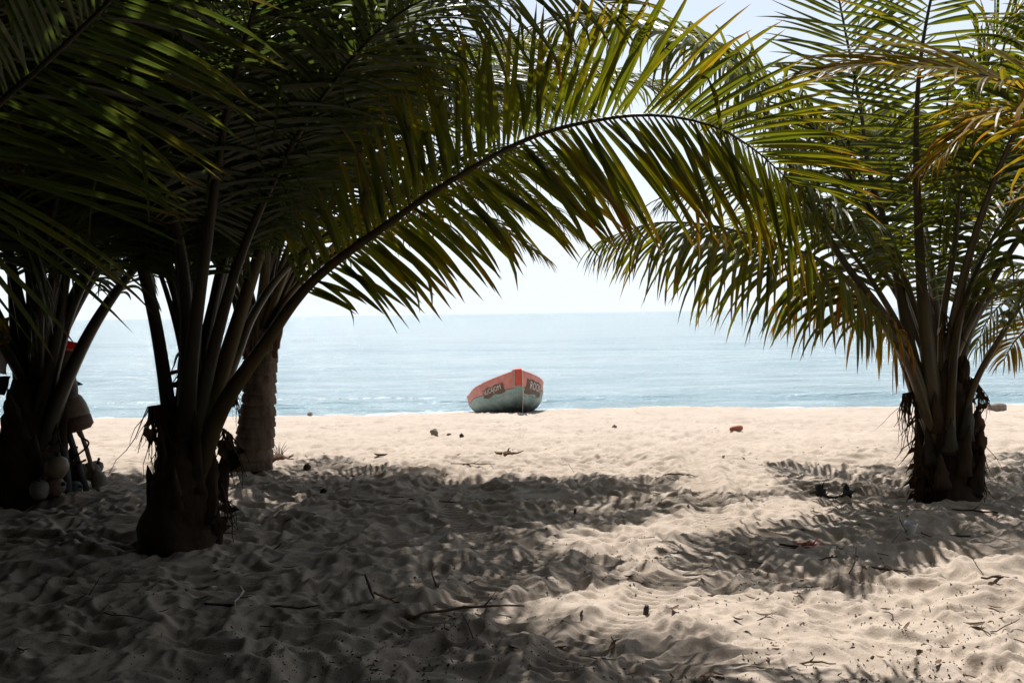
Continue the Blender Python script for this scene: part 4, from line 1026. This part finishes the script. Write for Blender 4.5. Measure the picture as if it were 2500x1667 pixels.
def blob_mb(r, amp, seed, n=12, m_=8):
    b = MB(); b.blob((0, 0, 0), r, n, m_, amp, seed); return b
def stick_mb(L, r, seed, bend=.12, branches=1):
    rg = np.random.default_rng(seed); b = MB()
    c = [np.array([(-.5 + k / 6) * L, bend * L * math.sin(k / 6 * 3.1 + seed) * .5 + rg.normal(0, L * .012), rg.normal(0, L * .01)]) for k in range(7)]
    b.tube(c, np.interp(range(7), [0, 3, 6], [r * .8, r, r * .5]), n=6, wob=.12, seed=seed)
    for q in range(branches):
        k = int(rg.integers(2, 5)); d = np.array([rg.uniform(.3, .8), rg.choice([-1, 1]) * rg.uniform(.3, .8), rg.uniform(.05, .5)]); d = d / np.linalg.norm(d)
        b.tube([c[k], c[k] + d * L * .13, c[k] + d * L * .24 + [0, 0, rg.uniform(-.01, .02)]], [r * .6, r * .45, r * .2], n=5)
    return b
def leaf_mb(L, W, seed):
    rg = np.random.default_rng(seed); b = MB(); V, F = [], []
    ks = 6; cu = rg.uniform(.1, .35) * L; fl = rg.uniform(.2, .7)
    for lay in (0, .0022):
        for k in range(ks + 1):
            s = k / ks; w = W * .5 * math.sin(math.pi * (.06 + .9 * s)) ** .8
            z = cu * (2 * s - 1) ** 2 * .6 + lay
            for j in (-1, 0, 1):
                V.append(((s - .5) * L, j * w + .02 * L * math.sin(s * 5 + seed), z + (abs(j) * w * fl)))
    o = (ks + 1) * 3
    for l in (0, 1):
        for k in range(ks):
            for j in (0, 1): q = l * o + k * 3 + j; F.append((q, q + 1, q + 4, q + 3))
    for k in range(ks):
        for j in (0, 2): q = k * 3 + j; F.append((q, q + 3, q + 3 + o, q + o))
    b.add(V, F); return b

b = blob_mb((.11, .075, .062), .10, 1)
for k in range(14):
    a = k * .7; b.tube([(.1, .03 * math.cos(a), .03 * math.sin(a)), (.15, .06 * math.cos(a), .06 * math.sin(a))], [.006, .002], n=4)
on_sand('coconut_husk', 680, 1133, b, M_HUSK, 'dark coconut husk lying just right of the ringed trunk', 'coconut husk', (0, 0, .1), .03, 1.15)
b = blob_mb((.10, .05, .045), .2, 2); b.tube([(-.1, 0, .01), (-.2, .02, .02), (-.24, .05, .05)], [.03, .02, .006], n=6); b.tube([(.08, 0, .01), (.17, -.03, .015), (.30, .0, .05)], [.025, .018, .006], n=6); b.tube([(0, 0, .03), (.02, .03, .09), (.05, .02, .10)], [.02, .014, .006], n=6)
on_sand('palm_debris', 1240, 1121, b, M_DRYLEAF, 'brown broken palm debris lying in the sunlit sand before the boat', 'palm debris', (0, 0, .15), .015, .62)
b = MB(); b.tube([(-.11, 0, 0), (-.05, 0, .012), (.06, 0, .02), (.11, 0, .02)], [.03, .045, .05, .04], n=10, wob=.06)
M_BRICK = simple('red_brick_clay', (.22, .07, .04), (.34, .12, .07), 9, .85, .4, 40)
on_sand('brick_piece', 1797, 1053, b, M_BRICK, 'rounded piece of red brick lying on the sunlit sand right of the boat', 'brick', (0, 0, .25), .015, .85)
M_STONE = simple('grey_stone', (.13, .10, .08), (.25, .20, .16), 6, .9, .6, 20)
b = MB(); b.box((0, 0, .08), (.20, .14, .11)); b.box((.05, .0, .17), (.12, .10, .04))
so = on_sand('stone_block', 2434, 1004, b, M_STONE, 'square brown stone block at the water line right of the shaggy palm', 'stone', (0, 0, .2), 0, .72)
mo = so.modifiers.new('bevel', 'BEVEL'); mo.width = .035; mo.segments = 2
for k, (x_, y_, r_, lab, mt) in enumerate([(1060, 1064, .075, 'pale brown stone left of the boat on the sunlit sand', M_STONE), (1096, 1066, .05, 'flat dark stone right beside the pale brown one', M_BARK), (1127, 1072, .05, 'small black stone, rightmost of the three left of the boat', M_BLACKF),
        (757, 1017, .08, 'round dark stone at the water edge right of the ringed trunk', M_STONE), (790, 1206, .04, 'dark lump of husk in the sand nearest the ringed trunk', M_BARK), (774, 1158, .035, 'upright dark stub near the ringed palm shadow edge', M_BARK), (1500, 1047, .05, 'small dark stone on the beach crest right of the boat', M_STONE), (750, 1153, .05, 'dark clod on the sand right of the ringed trunk', M_BARK)]):
    on_sand('stone', x_, y_, blob_mb((r_ * .75, r_ * .6, r_ * (.75 if k != 1 else .35)), .14, 10 + k), mt, lab, 'stone', (0, 0, k), r_ * .35)
# black seaweed-like plastic scraps
b = MB()
for k, (x_, z_) in enumerate([(-.12, .05), (-.10, .02), (.11, .04), (.13, .02)]): b.blob((x_, .01 * k, z_), (.035, .025, .04), 8, 6, .35, 20 + k)
b.tube([(-.2, 0, .03), (-.12, 0, .04), (-.06, -.03, .0), (0, -.04, -.005), (.06, -.03, .005), (.11, 0, .03), (.19, .02, .04)], [.008, .02, .014, .014, .014, .02, .006], n=6)
b.tube([(-.1, 0, .06), (-.08, 0, .12)], [.015, .003], n=5)
on_sand('black_plastic_scrap', 2035, 1222, b, M_BLACKF, 'twisted strip of black plastic on the sand left of the shaggy palm', 'plastic scrap', (0, 0, 0), .01, 1.0)
# red netting
M_NET = simple('red_net', (.50, .03, .03), (.65, .08, .07), 20, .6, .1, 40)
b = MB(); rg = np.random.default_rng(5)
for k in range(26):
    p = np.array([rg.uniform(-.09, .07), rg.uniform(-.04, .04), .01]); d = rg.normal(0, 1, 3); d[2] = abs(d[2]) * .5
    pts = [p]
    for j in range(5): d = norm(d + rg.normal(0, .7, 3)); d[2] = abs(d[2]) * .5 - .1; pts.append(pts[-1] + d * .028)
    b.tube(pts, .0032, n=4)
b.tube([(.03, 0, .02), (.06, 0, .06), (.10, .01, .09)], [.006, .005, .003], n=5)
on_sand('red_netting', 1978, 1322, b, M_NET, 'small tangle of bright red netting on the sand', 'netting', (0, 0, 0), .008, .7)
M_CUP = simple('white_plastic', (.55, .56, .57), (.68, .69, .70), 9, .4, .1, 30)
b = MB(); b.lathe([(.032, -.05), (.036, -.02), (.042, .03), (.045, .05), (.041, .05), (.036, .0)], n=16)
on_sand('plastic_cup', 2221, 1313, b, M_CUP, 'crushed white plastic cup standing in the shaded sand below the shaggy palm', 'cup', (.15, .1, .3), .04, 1.0)
b = MB(); b.lathe([(.004, -.035), (.014, -.033), (.015, .02), (.012, .028), (.012, .038), (.003, .04)], n=12)
on_sand('bottle_stub', 1577, 1506, b, M_BLACKF, 'small black and grey bottle end stuck upright in the foreground sand', 'bottle', (.25, .1, 0), .02, 1.0)
on_sand('cigarette_lighter', 1404, 1245, b, M_HUSK, 'tiny brown stub standing in the sand of the shaded track', 'stub', (.1, .1, 0), .02, .8)
# named sticks (photo position, length, thickness, angle)
for k, (x_, y_, L, r_, a_, mt, lab) in enumerate([
    (1765, 1453, .32, .012, -.05, M_TWIG, 'thick dark forked stick on the sunlit sand in the middle foreground'),
    (1140, 1520, .75, .011, .42, M_TWIG, 'long thin grey stick lying aslant in the dark foreground'),
    (580, 1484, .42, .012, -.9, M_TWIG_PALE, 'curved pale stick in the dark sand before the large palm'),
    (640, 1490, .75, .012, .03, M_TWIG, 'long dark branch lying flat in the deep shade at the left'),
    (2330, 1318, .55, .012, -.12, M_TWIG, 'long dark twig lying right of the white cup'),
    (2360, 1308, .45, .008, -.2, M_TWIG, 'thinner dark twig crossing beside the white cup'),
    (1940, 1338, .24, .012, -.6, M_TWIG, 'straight dark stick just below the red netting'),
    (1660, 1170, .33, .010, -.12, M_TWIG, 'dark stick lying at the edge of the shade beside the tyre track'),
    (1900, 1177, .33, .010, .06, M_TWIG, 'pale brown stick on the sunlit sand left of the shaggy palm'),
    (1070, 1228, .60, .008, -.08, M_TWIG, 'very thin long twig along the shaded sand below the boat'),
    (1155, 1146, .55, .008, .07, M_TWIG, 'thin brown stick on bright sand below the palm debris'),
    (1395, 1131, .42, .006, .03, M_TWIG, 'fine straight twig on the bright sand below the boat'),
    (2400, 1265, .50, .010, -.5, M_TWIG, 'dark twig slanting in the shade right of the shaggy palm'),
    (2440, 1430, .25, .010, .05, M_TWIG, 'brown stick at the right edge of the sunlit foreground'),
    (2160, 1395, .30, .012, -.3, M_TWIG, 'short dark stick in the shade band at the right'),
    (905, 1462, .26, .011, -1.0, M_TWIG, 'dark stick leaning up out of a sunlit patch in the foreground'),
    (940, 1503, .20, .010, .9, M_DRYLEAF, 'split brown stalk standing in the sunlit foreground patch'),
    (2486, 1110, .24, .012, .2, M_TWIG_PALE, 'bent pale stick at the right edge of the bright sand'),
    (2020, 1370, .22, .010, .5, M_TWIG, 'dark stick in the broken shade right of the tyre track')]):
    o = on_sand('stick', x_, y_, stick_mb(L * .85, r_ * .75, 100 + k, bend=.5 if 'curved' in lab or 'bent' in lab else .1, branches=2 if 'forked' in lab else 1), mt, lab, 'stick', (0, (.5 if 'leaning' in lab or 'standing' in lab else .03), a_), r_ * .9 + (.05 if 'standing' in lab or 'leaning' in lab else .002))
for k, (x_, y_, L, a_, mt, lab) in enumerate([
    (912, 1507, .13, .6, M_TWIG_PALE, 'pale folded leaf strip catching light in the dark foreground'), (1030, 1508, .10, 1.2, M_TWIG_PALE, 'pair of white shells like leaf bits in the dark foreground'),
    (1020, 1541, .09, .1, M_TWIG_PALE, 'small white flake on dark sand below the folded leaf strip'), (760, 1113, .16, .1, M_DRYLEAF, 'orange brown leaf on bright sand right of the ringed trunk'),
    (930, 1125, .16, -.2, M_BARK, 'dark leaf in the small shade patch on the bright sand'), (1988, 1193, .11, 0, M_DRYLEAF, 'rust coloured leaf on the bright sand above the black plastic'),
    (1107, 1121, .18, .5, M_DRYLEAF, 'curled reddish leaf left of the palm debris'), (708, 1397, .10, .2, M_TWIG_PALE, 'pale flake in the sunlit spots of the left foreground')]):
    on_sand('dry_leaf', x_, y_, leaf_mb(L, L * .45, 200 + k), mt, lab, 'leaf', (0, 0, a_), .012)
# grass blades by the husk
b = MB()
for k in range(9):
    a = k * .8; h = .12 + .02 * (k % 4); b.tube([(.02 * math.cos(a), .02 * math.sin(a), 0), (.035 * math.cos(a), .03 * math.sin(a), h * .6), (.09 * math.cos(a), .05 * math.sin(a), h)], [.005, .004, .001], n=3)
on_sand('grass_tuft', 682, 1122, b, M_TWIG, 'few dry grass blades behind the coconut husk', 'grass', (0, 0, 0), 0, 1.3)

# scattered twigs and leaf scraps that nothing tells apart
tw = [stick_mb(.16 + .03 * k, .0045 + .0008 * (k % 3), 300 + k, .25, k % 3).mesh('twig', M_TWIG) for k in range(7)]
lv = [leaf_mb(.07 + .012 * k, .022 + .006 * (k % 3), 320 + k).mesh('leaf_scrap', M_DRYLEAF if k % 3 else M_BARK) for k in range(6)]
rg = np.random.default_rng(77)
def scatter_xy():
    while True:
        py = 1045 + 620 * rg.random() ** .9; px = rg.uniform(20, 2490)
        dens = .45 + .55 * (px / 2500) if py > 1200 else .6
        if rg.random() < dens: return px, py
for k in range(95):
    x_, y_ = scatter_xy()
    st = rg.random() < .18
    on_sand('twig', x_, y_, tw[k % 7], None, 'thin dark twig lying on the sand among other litter', 'twig', (rg.uniform(-.1, .1), -1.0 if st else rg.uniform(-.12, .12), rg.uniform(0, 6.28)), .045 if st else .008, rg.uniform(.35, .85), 'dark twigs strewn over the sand')
for k in range(110):
    x_, y_ = scatter_xy()
    on_sand('leaf_scrap', x_, y_, lv[k % 6], None, 'small dry brown leaf scrap lying on the sand', 'leaf scrap', (rg.uniform(-.4, .4), rg.uniform(-.3, .3), rg.uniform(0, 6.28)), .008, rg.uniform(.35, .75), 'leaf scraps strewn over the sand')
# crumbs of litter too small to count
nl = 7000
px_ = rg.uniform(-100, 2600, nl); py_ = 1030 + 660 * rg.random(nl) ** .8
xy = np.array([g_xy(a, c) for a, c in zip(px_, py_)]); kp = perlin(xy[:, 0] * .8, xy[:, 1] * .8, 81) + .6 * perlin(xy[:, 0] * 3, xy[:, 1] * 3, 82) + rg.normal(0, .25, nl) > .12 + .35 * np.clip(-xy[:, 0] - .2, 0, 1); xy = xy[kp]; zz = sand_z(xy[:, 0], xy[:, 1])
V, F = [], []
for (x_, y_), z_ in zip(xy, zz):
    a = rg.uniform(0, 6.28); L = rg.gamma(1.6, .0036) * (1 + (y_ > 10) * 1.3); w = rg.uniform(.0015, .004) + (L * .25 if rg.random() < .35 else 0); ti = rg.normal(0, .35)
    c, s = math.cos(a), math.sin(a); dx = np.array([c, s, ti]) * L; dy = np.array([-s, c, rg.normal(0, .3)]) * w; o = np.array([x_, y_, z_ + .002])
    q = len(V); V += [o - dx - dy, o + dx - dy * .5, o + dx + dy * .5, o - dx + dy, o + [0, 0, .006]]
    F += [(q, q + 1, q + 4), (q + 1, q + 2, q + 4), (q + 2, q + 3, q + 4), (q + 3, q, q + 4)]
b = MB(); b.add(V, F); tag(b.build('leaf_litter', M_TWIG, None, smooth=False), 'crumbs of dark dry litter strewn over the sand', kind='stuff')
